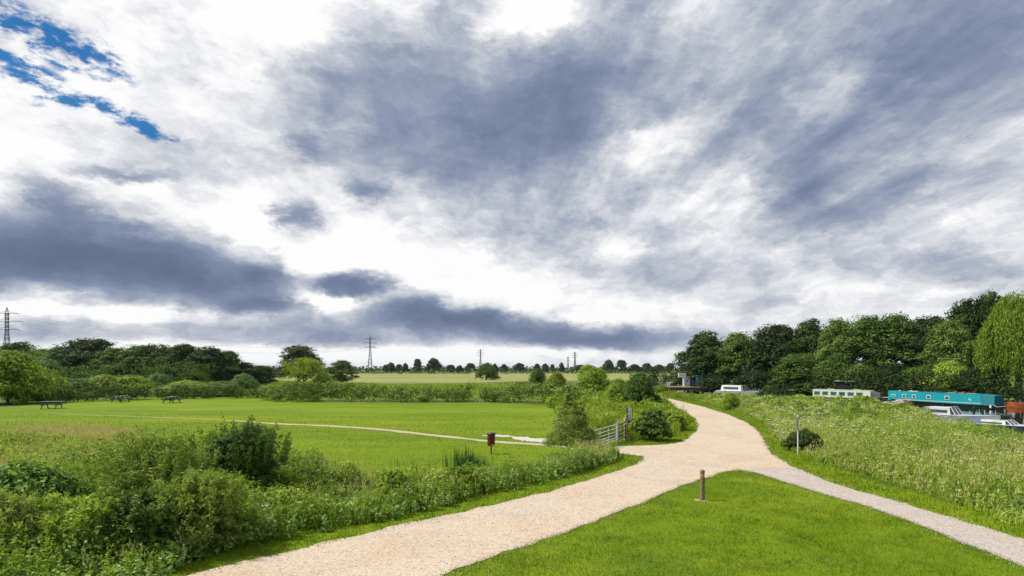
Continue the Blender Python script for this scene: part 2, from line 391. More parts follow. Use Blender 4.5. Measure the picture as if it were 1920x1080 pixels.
# ------------------------------------------------------------------ materials
MATS = {}
def pmat(name, col, rough=0.6, metal=0.0, var=0.12, scale=6.0, bump=0.0, spec=0.4, coat=0.0):
    if name in MATS: return MATS[name]
    m = bpy.data.materials.new(name); m.use_nodes = True; N = NT(m.node_tree)
    b = N.n['Principled BSDF']; b.inputs['Roughness'].default_value = rough; b.inputs['Metallic'].default_value = metal
    b.inputs['Specular IOR Level'].default_value = spec; b.inputs['Coat Weight'].default_value = coat
    t = N.new('ShaderNodeTexCoord').outputs['Object']
    n = N.noise(t, scale, 5, 0.6)
    c1 = tuple(min(1, q * (1 + var)) for q in col) + (1,); c0 = tuple(q * (1 - var) for q in col) + (1,)
    N.put(b.inputs['Base Color'], N.ramp(n.outputs['Fac'], [(0.3, c0), (0.7, c1)]))
    if bump:
        bp = N.new('ShaderNodeBump'); bp.inputs['Strength'].default_value = bump; bp.inputs['Distance'].default_value = 0.02
        N.put(bp.inputs['Height'], n.outputs['Fac']); N.put(b.inputs['Normal'], bp.outputs[0])
    MATS[name] = m; return m

def leafmat(name, stops, trans=0.3, patch=3.0, pv=0.35):
    """colour from the per-leaf value v, patchy tone by object position, slight per-object tone"""
    m = bpy.data.materials.new(name); m.use_nodes = True; N = NT(m.node_tree); N.n.clear()
    at = N.new('ShaderNodeAttribute'); at.attribute_name = 'v'
    n = N.noise(N.new('ShaderNodeTexCoord').outputs['Object'], 1.0 / patch, 3, 0.6)
    oi = N.new('ShaderNodeObjectInfo')
    f = N.math('ADD', N.math('MULTIPLY', at.outputs['Fac'], 1 - pv), N.math('MULTIPLY', N.maprange(n.outputs['Fac'], 0.3, 0.7, 0, 1, False), pv))
    f = N.math('ADD', f, N.math('MULTIPLY', N.math('SUBTRACT', oi.outputs['Random'], 0.5), 0.4), clamp=True)
    k = len(stops); col = N.ramp(f, [(i / (k - 1), c) for i, c in enumerate(stops)])
    d = N.new('ShaderNodeBsdfPrincipled'); d.inputs['Roughness'].default_value = 0.6; d.inputs['Specular IOR Level'].default_value = 0.12
    N.put(d.inputs['Base Color'], col)
    t = N.new('ShaderNodeBsdfTranslucent'); N.put(t.inputs[0], N.mix(1.0, col, (1.1, 1.15, 0.6, 1), 'MULTIPLY'))
    mx = N.new('ShaderNodeMixShader'); mx.inputs[0].default_value = trans
    N.l.new(d.outputs[0], mx.inputs[1]); N.l.new(t.outputs[0], mx.inputs[2])
    o = N.new('ShaderNodeOutputMaterial'); N.l.new(mx.outputs[0], o.inputs[0])
    return m

def groundmat(name, stops, scales, rough=0.95, bump=0.4, bscale=30, stretch=(1, 1, 1), bdist=0.03):
    m = bpy.data.materials.new(name); m.use_nodes = True; N = NT(m.node_tree)
    b = N.n['Principled BSDF']; b.inputs['Roughness'].default_value = rough; b.inputs['Specular IOR Level'].default_value = 0.15
    g = N.new('ShaderNodeNewGeometry').outputs['Position']
    mp = N.new('ShaderNodeMapping'); N.put(mp.inputs[0], g); mp.inputs['Scale'].default_value = stretch
    acc = None
    for s, w in scales:
        n = N.math('MULTIPLY', N.maprange(N.noise(mp.outputs[0], s, 4, 0.65).outputs['Fac'], 0.28, 0.72, 0, 1, False), w)
        acc = n if acc is None else N.math('ADD', acc, n)
    k = len(stops)
    N.put(b.inputs['Base Color'], N.ramp(acc, [(i / (k - 1), c) for i, c in enumerate(stops)]))
    if bump:
        bp = N.new('ShaderNodeBump'); bp.inputs['Strength'].default_value = bump; bp.inputs['Distance'].default_value = bdist
        N.put(bp.inputs['Height'], N.noise(g, bscale, 4, 0.7).outputs['Fac']); N.put(b.inputs['Normal'], bp.outputs[0])
    return m

def c4(r, g, b): return (r, g, b, 1)
M_ground = groundmat('rough_grass_ground', [c4(.035, .06, .008), c4(.09, .13, .02), c4(.2, .21, .05)], [(0.15, .4), (0.9, .35), (6, .25)], bump=0.6, bscale=12, bdist=.1)
M_field = groundmat('straw_field', [c4(.11, .145, .03), c4(.205, .215, .07), c4(.29, .27, .12)], [(0.02, .45), (0.1, .3), (1.2, .25)], stretch=(0.5, 1.6, 1), bscale=4, bdist=.15)
M_lawn = groundmat('mown_lawn', [c4(.045, .09, .002), c4(.115, .175, .003), c4(.24, .25, .02)], [(0.12, .4), (0.55, .25), (3.0, .2), (18, .15)], bump=0.5, bscale=25)
M_farlawn = groundmat('mown_meadow', [c4(.045, .095, .001), c4(.115, .172, .002), c4(.215, .25, .005)], [(0.06, .55), (0.3, .3), (2.0, .15)], bump=0.25, bscale=12, stretch=(.45, 1.3, 1))
def gravelmat(name, base, tint, fleck, warm=(.40, .27, .16, 1)):
    m = bpy.data.materials.new(name); m.use_nodes = True; N = NT(m.node_tree)
    b = N.n['Principled BSDF']; b.inputs['Roughness'].default_value = 0.92; b.inputs['Specular IOR Level'].default_value = 0.2
    g = N.new('ShaderNodeNewGeometry').outputs['Position']
    n1 = N.noise(g, 0.35, 4, 0.6).outputs['Fac']; n2 = N.noise(g, 3.0, 4, 0.7).outputs['Fac']
    vo = N.new('ShaderNodeTexVoronoi'); N.put(vo.inputs['Vector'], g); vo.inputs['Scale'].default_value = 42
    vb = N.new('ShaderNodeTexVoronoi'); N.put(vb.inputs['Vector'], g); vb.inputs['Scale'].default_value = 16
    c = N.mix(N.maprange(n1, 0.35, 0.65, 0, 1), base, tint)
    c = N.mix(N.maprange(n2, 0.3, 0.75, 0, 0.55), c, fleck)
    n5 = N.noise(g, 0.28, 6, 0.7, 0.6).outputs['Fac']
    c = N.mix(N.maprange(n5, 0.46, 0.64, 0, 0.55), c, warm)
    n6 = N.noise(g, 0.55, 5, 0.7, 1.2).outputs['Fac']
    c = N.mix(N.maprange(n6, 0.52, 0.66, 0, 0.42), c, (base[0] * .62, base[1] * .6, base[2] * .6, 1))
    sc = N.new('ShaderNodeSeparateColor'); N.put(sc.inputs[0], vo.outputs['Color'])
    c = N.mix(N.math('MULTIPLY', sc.outputs[0], 0.6), c, N.mix(sc.outputs[1], (.2, .15, .11, 1), (.75, .65, .55, 1)))
    sb = N.new('ShaderNodeSeparateColor'); N.put(sb.inputs[0], vb.outputs['Color'])
    c = N.mix(N.maprange(sb.outputs[2], 0.75, 1.0, 0, 0.4), c, (.16, .12, .1, 1))
    N.put(b.inputs['Base Color'], c)
    bp = N.new('ShaderNodeBump'); bp.inputs['Strength'].default_value = 0.5; bp.inputs['Distance'].default_value = 0.02
    N.put(bp.inputs['Height'], vo.outputs['Distance']); N.put(b.inputs['Normal'], bp.outputs[0])
    return m
M_path = gravelmat('pink_beige_gravel', (.45, .36, .255, 1), (.41, .34, .265, 1), (.50, .415, .315, 1))
M_side = gravelmat('grey_gravel', (.34, .30, .28, 1), (.30, .27, .255, 1), (.40, .35, .32, 1), warm=(.36, .31, .26, 1))
M_dirt = gravelmat('worn_dirt', (.36, .30, .19, 1), (.42, .35, .24, 1), (.25, .25, .1, 1))

def watermat(name, col, rough=0.05, bump=0.15, sc=1.5):
    m = bpy.data.materials.new(name); m.use_nodes = True; N = NT(m.node_tree)
    b = N.n['Principled BSDF']; b.inputs['Base Color'].default_value = col; b.inputs['Roughness'].default_value = rough
    b.inputs['Specular IOR Level'].default_value = 0.6
    g = N.new('ShaderNodeNewGeometry').outputs['Position']
    bp = N.new('ShaderNodeBump'); bp.inputs['Strength'].default_value = bump; bp.inputs['Distance'].default_value = 0.03
    N.put(bp.inputs['Height'], N.noise(g, sc, 4, 0.5).outputs['Fac']); N.put(b.inputs['Normal'], bp.outputs[0])
    return m
M_river = watermat('river_water', (.012, .016, .012, 1))
M_puddle = watermat('puddle_water', (.34, .33, .29, 1), 0.05, 0.03, 3)
M_weed = groundmat('duckweed', [c4(.10, .15, .02), c4(.33, .42, .12), c4(.45, .53, .2)], [(0.8, .5), (9, .5)], bump=0.2, rough=0.7)

L_bright = leafmat('leaf_bright', [c4(.08, .15, .012), c4(.23, .33, .03), c4(.46, .53, .12)], trans=.38)
L_mid = leafmat('leaf_mid', [c4(.032, .072, .012), c4(.092, .16, .026), c4(.23, .30, .07)])
L_dark = leafmat('leaf_dark', [c4(.017, .038, .009), c4(.042, .078, .016), c4(.11, .152, .035)])
L_yel = leafmat('leaf_yellow', [c4(.11, .16, .010), c4(.21, .28, .015), c4(.33, .37, .04)])
L_grey = leafmat('leaf_greygreen', [c4(.08, .15, .04), c4(.15, .25, .075), c4(.27, .37, .14)])
L_brm = leafmat('leaf_bramble', [c4(.035, .09, .01), c4(.15, .27, .04), c4(.42, .53, .21)], trans=.35, patch=1.2)
L_olive = leafmat('leaf_olive', [c4(.08, .135, .014), c4(.235, .32, .05), c4(.47, .52, .17)], trans=.38, patch=1.0)
L_far = leafmat('leaf_far', [c4(.018, .045, .014), c4(.035, .08, .02), c4(.08, .13, .03)])
L_grass = leafmat('grass_blade', [c4(.035, .09, .003), c4(.10, .185, .004), c4(.18, .26, .006), c4(.34, .35, .035)], patch=.9, pv=0.7)
L_grassfar = leafmat('grass_tuft', [c4(.075, .125, .002), c4(.13, .185, .003), c4(.20, .245, .005)], patch=5, pv=0.6)
L_tall = leafmat('tall_grass', [c4(.09, .18, .012), c4(.23, .35, .035), c4(.40, .49, .09), c4(.56, .55, .24)], patch=2.2, pv=0.62)
L_hedge = leafmat('leaf_hedge', [c4(.018, .045, .006), c4(.05, .10, .010), c4(.13, .20, .025), c4(.25, .32, .08)], trans=.15, patch=2.0, pv=.2)
L_shade = leafmat('leaf_painted_shade', [c4(.008, .02, .005), c4(.018, .04, .007), c4(.05, .08, .014)], trans=.12)  # near-black leaf colour paints in the shade under the riverside trees
L_willow = leafmat('leaf_willow', [c4(.09, .16, .014), c4(.19, .285, .028), c4(.33, .41, .07)])
L_straw = leafmat('seed_heads', [c4(.34, .36, .10), c4(.45, .44, .17), c4(.55, .47, .26), c4(.46, .30, .17)], patch=4)
L_reed = leafmat('reed', [c4(.015, .06, .02), c4(.04, .12, .035), c4(.09, .19, .05)])
L_umbel = leafmat('umbel_flower', [c4(.5, .52, .34), c4(.72, .74, .58), c4(.8, .8, .72)], trans=0.2)
M_peb = leafmat('loose_stone', [c4(.2, .16, .13), c4(.4, .33, .27), c4(.62, .55, .48)], trans=0.0)
M_bark = pmat('bark', (.07, .055, .04), 0.9, 0, 0.35, 8, 0.6)

# ------------------------------------------------------------------ foliage generators
def unit(a): return a / (np.linalg.norm(a, axis=1, keepdims=True) + 1e-9)
def diamonds(R, P, N, L, Wd):
    n = len(P)
    r = R.normal(size=(n, 3)); u = unit(r - (r * N).sum(1, keepdims=True) * N); w = np.cross(N, u)
    L = np.broadcast_to(np.asarray(L), (n,))[:, None]; Wd = np.broadcast_to(np.asarray(Wd), (n,))[:, None]
    V = np.stack([P + u * L / 2, P + w * Wd / 2, P - u * L / 2, P - w * Wd / 2], 1).reshape(-1, 3)
    return V, np.arange(4 * n).reshape(n, 4)
def clump_leaves(R, Cn, Rd, n_per, flat=0.8, up=0.35):
    m = len(Cn); idx = np.repeat(np.arange(m), n_per); n = len(idx)
    d = unit(R.normal(size=(n, 3))); rr = Rd[idx] * (0.35 + 0.65 * R.random(n) ** 0.5)
    P = Cn[idx] + d * rr[:, None] * np.array([1, 1, flat])
    N = unit(d * 1.1 + R.normal(size=(n, 3)) * 0.45 + np.array([0, 0, up]))
    return P, N
def crown_mesh(name, mat, lobes, seed, n_clu=60, n_leaf=30, leaf=0.3, clu=0.3, asp=0.55, sub=None, inner=0.25):
    """lobes: list of (x,y,z,rx,rz)"""
    R = np.random.default_rng(seed); Ps = []; Ns = []
    tot = sum(l[3] * l[3] for l in lobes)
    for (x, y, z, rx, rz) in lobes:
        k = max(6, int(n_clu * len(lobes) * rx * rx / tot))
        d = unit(R.normal(size=(k, 3))); d[:, 2] = np.where(d[:, 2] < -0.3, -d[:, 2], d[:, 2]); d = unit(d)
        rad = np.where(R.random(k) < inner, R.uniform(0.3, 0.8, k), R.normal(0.97, 0.10, k))
        Cn = np.array([x, y, z]) + d * rad[:, None] * np.array([rx, rx, rz])
        Rd = rx * clu * R.uniform(0.6, 1.3, k)
        P, N = clump_leaves(R, Cn, Rd, n_leaf, 0.75)
        Ps.append(P); Ns.append(unit(N + np.repeat(d, n_leaf, 0) * 0.5))
    P = np.concatenate(Ps); N = np.concatenate(Ns)
    ok = P[:, 2] > 0.03; P = P[ok]; N = N[ok]
    s = leaf * R.uniform(0.6, 1.4, len(P))
    V, Fc = diamonds(R, P, N, s, s * asp)
    return mesh_np(name, V, [Fc], [mat], attr=R.random(len(P)))
def trunk_mesh(name, h, r, seed, limbs=5, spread=0.5, fork=0.3):
    R = random.Random(seed); m = MB()
    pts = [(0, 0, 0)]; x = y = 0
    for i in range(1, 6):
        x += R.uniform(-.04, .04) * h; y += R.uniform(-.04, .04) * h; pts.append((x * .5, y * .5, h * i / 5 * 0.85))
    m.tube(pts, [r * 1.35, r, r * .8, r * .6, r * .4, r * .15], 7)
    for k in range(limbs):
        a = 2 * math.pi * (k + R.random()) / limbs; t = R.uniform(fork, 0.75); i = min(4, int(t * 5)); b = Vector(pts[i]).lerp(Vector(pts[i + 1]), t * 5 - i)
        L = spread * h * R.uniform(.5, .9) * (1.1 - t * .6)
        e = b + Vector((math.cos(a) * L, math.sin(a) * L, L * R.uniform(.5, .9))); mid = b.lerp(e, .5) + Vector((0, 0, -L * .08))
        m.tube([b, mid, e], [r * .5, r * .32, r * .08], 5)
    me = bpy.data.meshes.new(name); me.from_pydata([tuple(q) for q in m.v], [], m.f); me.materials.append(M_bark); me.update()
    return me
def tree_lobes(seed, h, w, base=0.25, n=9, shape='round'):
    """unit tree lobes, total height h, crown width w, crown starts at base*h"""
    R = random.Random(seed); L = []
    z0, z1 = base * h, h
    L.append((0, 0, (z0 + z1) / 2, w * 0.30, (z1 - z0) * 0.38))
    for k in range(n):
        t = (k + 0.5) / n
        zc = z0 + (z1 - z0) * ((0.18 + 0.66 * t) if base > .1 else (0.08 + 0.76 * t))
        if shape == 'round': env = math.sin(math.pi * min(1, (0.22 if base > .1 else .36) + (0.78 if base > .1 else .6) * t) ** 1.1) ** 0.6
        elif shape == 'cone': env = 1.0 - 0.82 * t
        elif shape == 'mound': env = math.cos(t * math.pi / 2.3)
        else: env = 1.0 - 0.5 * t
        a = k * 2.4 + R.uniform(-.4, .4); rl = w * R.uniform(0.13, 0.26)
        rad = max(0, w / 2 * env - rl * 0.85) * R.uniform(.8, 1.05)
        L.append((math.cos(a) * rad, math.sin(a) * rad, min(zc, h - rl * 0.8), rl, rl * R.uniform(.7, 1.0)))
    L.append((R.uniform(-.1, .1) * w, R.uniform(-.1, .1) * w, h - w * 0.14, w * .17, w * .14))
    return L

PROTO = {}
def proto(key, mat, h, w, seed, shape='round', base=0.22, n=9, n_clu=26, n_leaf=26, leaf=0.3, clu=0.34, asp=0.6, trunk=True, limbs=5):
    lob = tree_lobes(seed, h, w, base, n, shape)
    cr = crown_mesh('crown', mat, lob, seed, n_clu, n_leaf, leaf, clu, asp)
    tr = trunk_mesh('trunk', h * 0.85, max(0.05, h * 0.022), seed, limbs)
    PROTO[key] = (cr, tr, h, w)
def put_tree(key, name, label, cat, x, y, h, w, rz=0.0, group=None, mat=None):
    cr, tr, ph, pw = PROTO[key]
    r = thing(name, label, cat, (x, y, float(th([x], [y])[0])), rz, group)
    r.scale = (w / pw, w / pw, h / ph)
    if name.endswith('bush') or name.endswith('shrub'): obj('foliage', cr, r); obj('stem', tr, r)
    else: obj('crown', cr, r); obj('trunk', tr, r)
    return r
def by_px(cx, top, wpx, dist):
    return (cx - CX) / F * dist, dist, H0 + (HY - top) / F * dist, wpx / F * dist

# ------------------------------------------------------------------ ground, paths, water
xs = np.unique(np.concatenate([np.linspace(-6000, -400, 12), np.linspace(-400, -60, 24), np.arange(-60, 100, 0.8), np.linspace(100, 400, 20), np.linspace(400, 6000, 12),
                               np.arange(-26, 32, 0.35)]))
ys = np.unique(np.concatenate([np.linspace(-400, -5, 10), np.arange(-5, 32, 0.4), np.arange(32, 200, 1.0), np.linspace(200, 700, 30), np.linspace(700, 8000, 14)]))
X, Y = np.meshgrid(xs, ys); Z = th(X.ravel(), Y.ravel())
nx, ny = len(xs), len(ys)
ii = (np.arange(ny - 1)[:, None] * nx + np.arange(nx - 1)[None]).ravel()
cxg = X.ravel()[ii] + .2; cyg = Y.ravel()[ii] + .2
EDGES = [smooth_line(MAINL, 1) + NOTCH, NOTCH2[4:], FAR, [G(*p) for p in [(1453, 856), (1483, 873), (1525, 891), (1567, 908), (1636, 927), (1733, 955), (1811, 980), (1915, 1010), (2080, 1056)]], MAINR, SIDE[12:]]
gm_ = (np.minimum.reduce([dist_line(e, cxg, cyg) for e in EDGES]) < 1.7).astype(int)
me = mesh_np('ground', np.stack([X.ravel(), Y.ravel(), Z], 1), [np.stack([ii, ii + 1, ii + nx + 1, ii + nx], 1)], [M_ground, M_lawn], smooth=True, midx=gm_)
tag(obj('ground', me), kind='structure')
sheet('lawn', resample(LAWN, 0.6, 0.05, rng0), 0.004, M_farlawn)
sheet('foreground_lawn', resample(FORELAWN, 0.5, 0.0, rng0), 0.004, M_lawn)
sheet('gravel_path', gravel_poly, 0.012, M_path)
sheet('side_path', side_poly, 0.008, M_side)
tp = smooth_line(TRACK, 1); rt = random.Random(3); left = []; right = []
for i, p in enumerate(tp):
    a, b = tp[max(0, i - 1)], tp[min(len(tp) - 1, i + 1)]; dxx, dyy = b[0] - a[0], b[1] - a[1]; L = math.hypot(dxx, dyy)
    wd = (0.36 if p[1] < 42 else 0.34) * rt.uniform(.75, 1.2)
    if p[0] < -16: wd *= max(.22, 1 - (-16 - p[0]) / 14) * rt.uniform(.6, 1.2)
    left.append((p[0] - dyy / L * wd, p[1] + dxx / L * wd)); right.append((p[0] + dyy / L * wd, p[1] - dxx / L * wd))
sheet('dirt_track', resample(left + right[::-1], 0.3, 0.05, rng0), 0.008, M_dirt)
PUD = [G(*p) for p in [(900, 816), (930, 815.3), (960, 817), (1000, 820.5), (1025, 823.5), (1028, 828.5), (1015, 828.5), (985, 826), (960, 822), (940, 819.5), (915, 817.5)]]
sheet('puddle', resample(smooth_line(PUD, 1, True), 0.12, 0.06, rng0, rag=1.8), 0.010, M_puddle)
FIELD = [(-60, 175), (-30, 165), (-12, 172), (0, 196), (15, 200), (60, 215), (160, 300), (300, 520), (-200, 520), (-190, 330), (-120, 230)]
sheet('field', FIELD, 0.02, M_field)
sheet('river_water', [(17, -40), (88, -40), (88, 210), (-20, 210), (-20, 135), (10, 120), (17, 100)], WATER_Z, M_river)
dl = [(x - 1.0, y + 1.3) for x, y in DITCHL]; dr = [(x + 1.0, y - 1.3) for x, y in DITCHL]
sheet('pond_water', dl + dr[::-1], -0.38, M_weed)

# ------------------------------------------------------------------ grass and meadow (nobody could count them)
def scatter(R, poly, dens_fn, dmax, lim=None):
    a = np.array(poly); x0, y0 = a.min(0); x1, y1 = a.max(0)
    if lim: x0, y0, x1, y1 = max(x0, lim[0]), max(y0, lim[1]), min(x1, lim[2]), min(y1, lim[3])
    n = int((x1 - x0) * (y1 - y0) * dmax)
    x = R.uniform(x0, x1, n); y = R.uniform(y0, y1, n)
    vis = (np.abs(x) < y * 1.05 + 2.0) & (y > 10)
    x, y = x[vis], y[vis]
    k = R.random(len(x)) < dens_fn(x, y) / dmax; x, y = x[k], y[k]
    k = inside(poly, x, y); return x[k], y[k]
def blades(R, x, y, z, h, w, lean=0.35, seg=True):
    n = len(x); a = R.uniform(0, 2 * np.pi, n); b = R.uniform(0, 2 * np.pi, n)
    B = np.stack([x, y, z], 1); s = np.stack([np.cos(a), np.sin(a), np.zeros(n)], 1) * (w / 2)[:, None]
    l = np.stack([np.cos(b), np.sin(b), np.zeros(n)], 1) * (h * lean * R.random(n))[:, None]; up = np.array([0, 0, 1.0]) * h[:, None]
    if not seg:
        V = np.stack([B - s, B + s, B + l + up], 1).reshape(-1, 3); return V, np.arange(3 * n).reshape(n, 3)
    M = B + l * 0.35 + up * 0.6; T = B + l + up
    V = np.stack([B - s, B + s, M + s * .8, M - s * .8, T], 1).reshape(-1, 3)
    i = np.arange(n)[:, None] * 5
    F1 = np.concatenate([i + np.array([[0, 1, 2, 3]])], 0); F2 = i + np.array([[3, 2, 4]])
    return V, (F1, F2)
def grass_obj(name, R, x, y, h, w, mat, label, cat, lean=0.4, seg=False, vfn=None):
    z = th(x, y); V, Fc = blades(R, x, y, z, h, w, lean, seg)
    vv = R.random(len(x)) if vfn is None else vfn
    if seg: me = mesh_np(name, V, [Fc[0], Fc[1]], [mat], attr=np.concatenate([vv, vv]))
    else: me = mesh_np(name, V, [Fc], [mat], attr=vv)
    o = obj(name, me); tag(o, label, cat, kind='stuff'); return o

R = np.random.default_rng(11)
# foreground mown grass
x, y = scatter(R, FORELAWN, lambda x, y: 700 * (0.45 + 0.75 * fbm(x, y, 1.3, 3)) * np.clip(20 / y, .4, 1.2), 900)
hh = R.uniform(.03, .075, len(x)) * (0.7 + 0.8 * fbm(x, y, 0.9, 5))
grass_obj('lawn_grass', R, x, y, hh, R.uniform(.008, .016, len(x)), L_grass, 'short bright green grass of the wedge of lawn between the two paths', 'grass', 0.9)
# verges: belts beside the path edges
edgeL = smooth_line(MAINL, 1) + NOTCH
edge_all = [edgeL, NOTCH2[4:], FAR, [G(*p) for p in [(1453, 856), (1483, 873), (1525, 891), (1567, 908), (1636, 927), (1733, 955), (1811, 980), (1915, 1010), (2080, 1056)]]]
n = 900000; x = R.uniform(-18, 32, n); y = R.uniform(11, 95, n)
k = np.abs(x) < y * .93 + 1; x, y = x[k], y[k]
near = np.minimum.reduce([dist_line(e, x, y) for e in edge_all])
inG = inside(gravel_poly[::3], x, y) | inside(SIDE, x, y)
k = (near < np.where(inG, 0.07, 2.2)) & ~inside(FORELAWN, x, y) & ((~inG) | (R.random(len(x)) < 0.9)); x, y = x[k], y[k]
k = R.random(len(x)) < np.clip(24 / y, .25, 1); x, y = x[k], y[k]
extra = []
grass_obj('verge_grass', R, x, y, R.uniform(.05, .13, len(x)), R.uniform(.012, .024, len(x)) * (1 + y / 60), L_grass, 'short grass verge running along the outer edges of the gravel path', 'grass', 0.7)
# lawn ragged fringe over the fork edges
gp = np.array(gravel_poly + side_poly); dfe = dist_line(FORELAWN + FORELAWN[:1], gp[:, 0], gp[:, 1]); gp = gp[dfe < .35]
m = 34; t_ = np.repeat(gp, m, 0) + R.normal(0, .07, (len(gp) * m, 2)); xx = [t_[:, 0]]; yy = [t_[:, 1]]
x = np.concatenate(xx); y = np.concatenate(yy); k = (y > 11) & (np.abs(x) < y * .93 + 1); x, y = x[k], y[k]
grass_obj('edge_grass', R, x, y, R.uniform(.02, .055, len(x)), R.uniform(.01, .018, len(x)), L_grass, 'ragged grass fringe where the lawn wedge meets the gravel', 'grass', 0.9)
# far lawn tufts
x, y = scatter(R, LAWN, lambda x, y: 55 * np.clip((60 - y) / 30, 0, 1) * (0.3 + fbm(x, y, 4, 8)), 70, (-75, 15, 12, 85))
dt = dist_line(TRACK, x, y); k = (dt > 0.4) & ~inside(PUD, x, y); x, y = x[k], y[k]
grass_obj('meadow_lawn_grass', R, x, y, R.uniform(.03, .07, len(x)), R.uniform(.02, .05, len(x)) * (y / 30), L_grassfar, 'bright mown grass of the big lawn around the picnic tables', 'grass', 1.6)

def weeds(R, x, y, h, n_leaf, leaf, spread=0.35, asp=0.35):
    """leafy upright plants: returns leaf quads"""
    idx = np.repeat(np.arange(len(x)), n_leaf); n = len(idx)
    t = R.random(n) ** 0.7; a = R.uniform(0, 2 * np.pi, n); r = spread * h[idx] * R.random(n) * (1.05 - t * 0.75)
    P = np.stack([x[idx] + np.cos(a) * r, y[idx] + np.sin(a) * r, th(x, y)[idx] + h[idx] * t + 0.02], 1)
    N = unit(np.stack([np.cos(a) * .5, np.sin(a) * .5, np.full(n, .6)], 1) + R.normal(size=(n, 3)) * .5)
    s = leaf * R.uniform(.6, 1.4, n) * (1.15 - .5 * t)
    V, Fc = diamonds(R, P, N, s, s * asp)
    pv = R.random(len(x))[idx] * .55 + R.random(n) * .25 + t * .25
    return V, Fc, np.clip(pv, 0, 1)
def weed_obj(name, R, x, y, h, n_leaf, leaf, mat, label, cat, spread=0.35, asp=0.35):
    V, Fc, a = weeds(R, x, y, h, n_leaf, leaf, spread, asp)
    o = obj(name, mesh_np(name, V, [Fc], [mat], attr=a)); tag(o, label, cat, kind='stuff'); return o

def thicket(name, R, x, y, h, rad, nper, leaf, mat, label, asp=.45):
    """low leafy mounds"""
    z = th(x, y); Cn = np.stack([x, y, z + h * .35], 1); idx = np.repeat(np.arange(len(x)), nper); n = len(idx)
    d = unit(R.normal(size=(n, 3))); d[:, 2] = np.abs(d[:, 2]) * 1.1 - .25; d = unit(d)
    lump = .72 + .45 * vnoise(d[:, 0] * 2 + idx * 3.1, d[:, 1] * 2 + d[:, 2] * 2, .8, 4); q = R.uniform(.6, 1.0, n) ** .6 * lump
    P = Cn[idx] + d * q[:, None] * np.stack([rad[idx], rad[idx], h[idx] * .62], 1)
    N = unit(d + R.normal(size=(n, 3)) * .45); s = leaf * R.uniform(.6, 1.4, n) * np.clip(y[idx] / 28, 1, 2.5)
    k = P[:, 2] > z[idx] + .02; P, N, s, idx = P[k], N[k], s[k], idx[k]
    V, Fc = diamonds(R, P, N, s, s * asp)
    o = obj(name, mesh_np(name, V, [Fc], [mat], attr=np.clip(R.random(len(x))[idx] * .5 + R.random(len(P)) * .55, 0, 1))); tag(o, label, 'undergrowth', kind='stuff'); return o
# left bank: weeds, tall grass, reeds
def ditch_ok(x, y): return dist_line(DITCHL, x, y) > 0.55
x, y = scatter(R, VEG_L, lambda x, y: 24 * (0.5 + fbm(x, y, 2.2, 21)) * np.where(ditch_ok(x, y), 1, .0), 36, (-27, 10, 9, 33))
pond = lambda x, y: np.where(np.hypot((x + 6.0) / 2.0, (y - 18.6) / 1.3) < 1, .22, 1.0)
hh = (0.3 + 0.95 * fbm(x, y, 1.8, 22)) * R.uniform(.7, 1.2, len(x)) * np.where(x < -6.5, 1.25, 1.0) * np.where(dist_line(edgeL, x, y) < 1.3, 0.6, 1.0)
hh = hh * pond(x, y)
weed_obj('bank_weeds', R, x, y, hh, 38, .11, L_bright, 'mixed green nettles and willowherb on the bank left of the gravel path', 'weeds')
k = R.random(len(x)) < .45
weed_obj('bank_herbs', R, x[k] + .2, y[k], hh[k] * 0.9, 40, .11, L_brm, 'darker leafy herbs between the nettles on the bank', 'weeds', .5, .6)
x, y = scatter(R, VEG_L, lambda x, y: 150 * np.clip(fbm(x, y, 1.6, 31) * 1.8 - .45, .12, 1) * np.where(ditch_ok(x, y), 1, 0), 150, (-27, 10, 9, 33))
hb = pond(x, y) * R.uniform(.35, .95, len(x)) * np.where(dist_line(edgeL, x, y) < 1.2, .5, 1.0)
grass_obj('bank_tall_grass', R, x, y, hb, R.uniform(.008, .02, len(x)), L_tall, 'tall uncut grass among the weeds of the ditch bank', 'grass', .5, True)
for nm, m_, dn, sd, lab in (('bank_thicket', L_bright, .75, 501, 'bright leafy mounds of nettle and willowherb along the ditch bank'), ('bank_bramble_thicket', L_brm, .35, 502, 'darker bramble mounds scattered along the ditch bank'), ('bank_willow_thicket', L_olive, .4, 503, 'olive sallow growth scattered along the ditch bank')):
    x, y = scatter(R, VEG_L, lambda x, y: dn * np.where(dist_line(edgeL, x, y) > 1.9, 1, 0) * np.clip(fbm(x, y, 3, sd) * 3 - .6, 0.1, 1.2) * np.where(dist_line(DITCHL, x, y) > 1.3, 1, 0) * np.where(x < -7, 1.5, 1), 1.6, (-27, 10, 9, 33))
    k = pond(x, y) > .5; x, y = x[k], y[k]
    hh_ = R.uniform(.6, 1.25, len(x)) * np.where(x < -7.5, 1.35, 1); thicket(nm, R, x, y, hh_, R.uniform(.45, .9, len(x)), 330, .115, m_, lab)
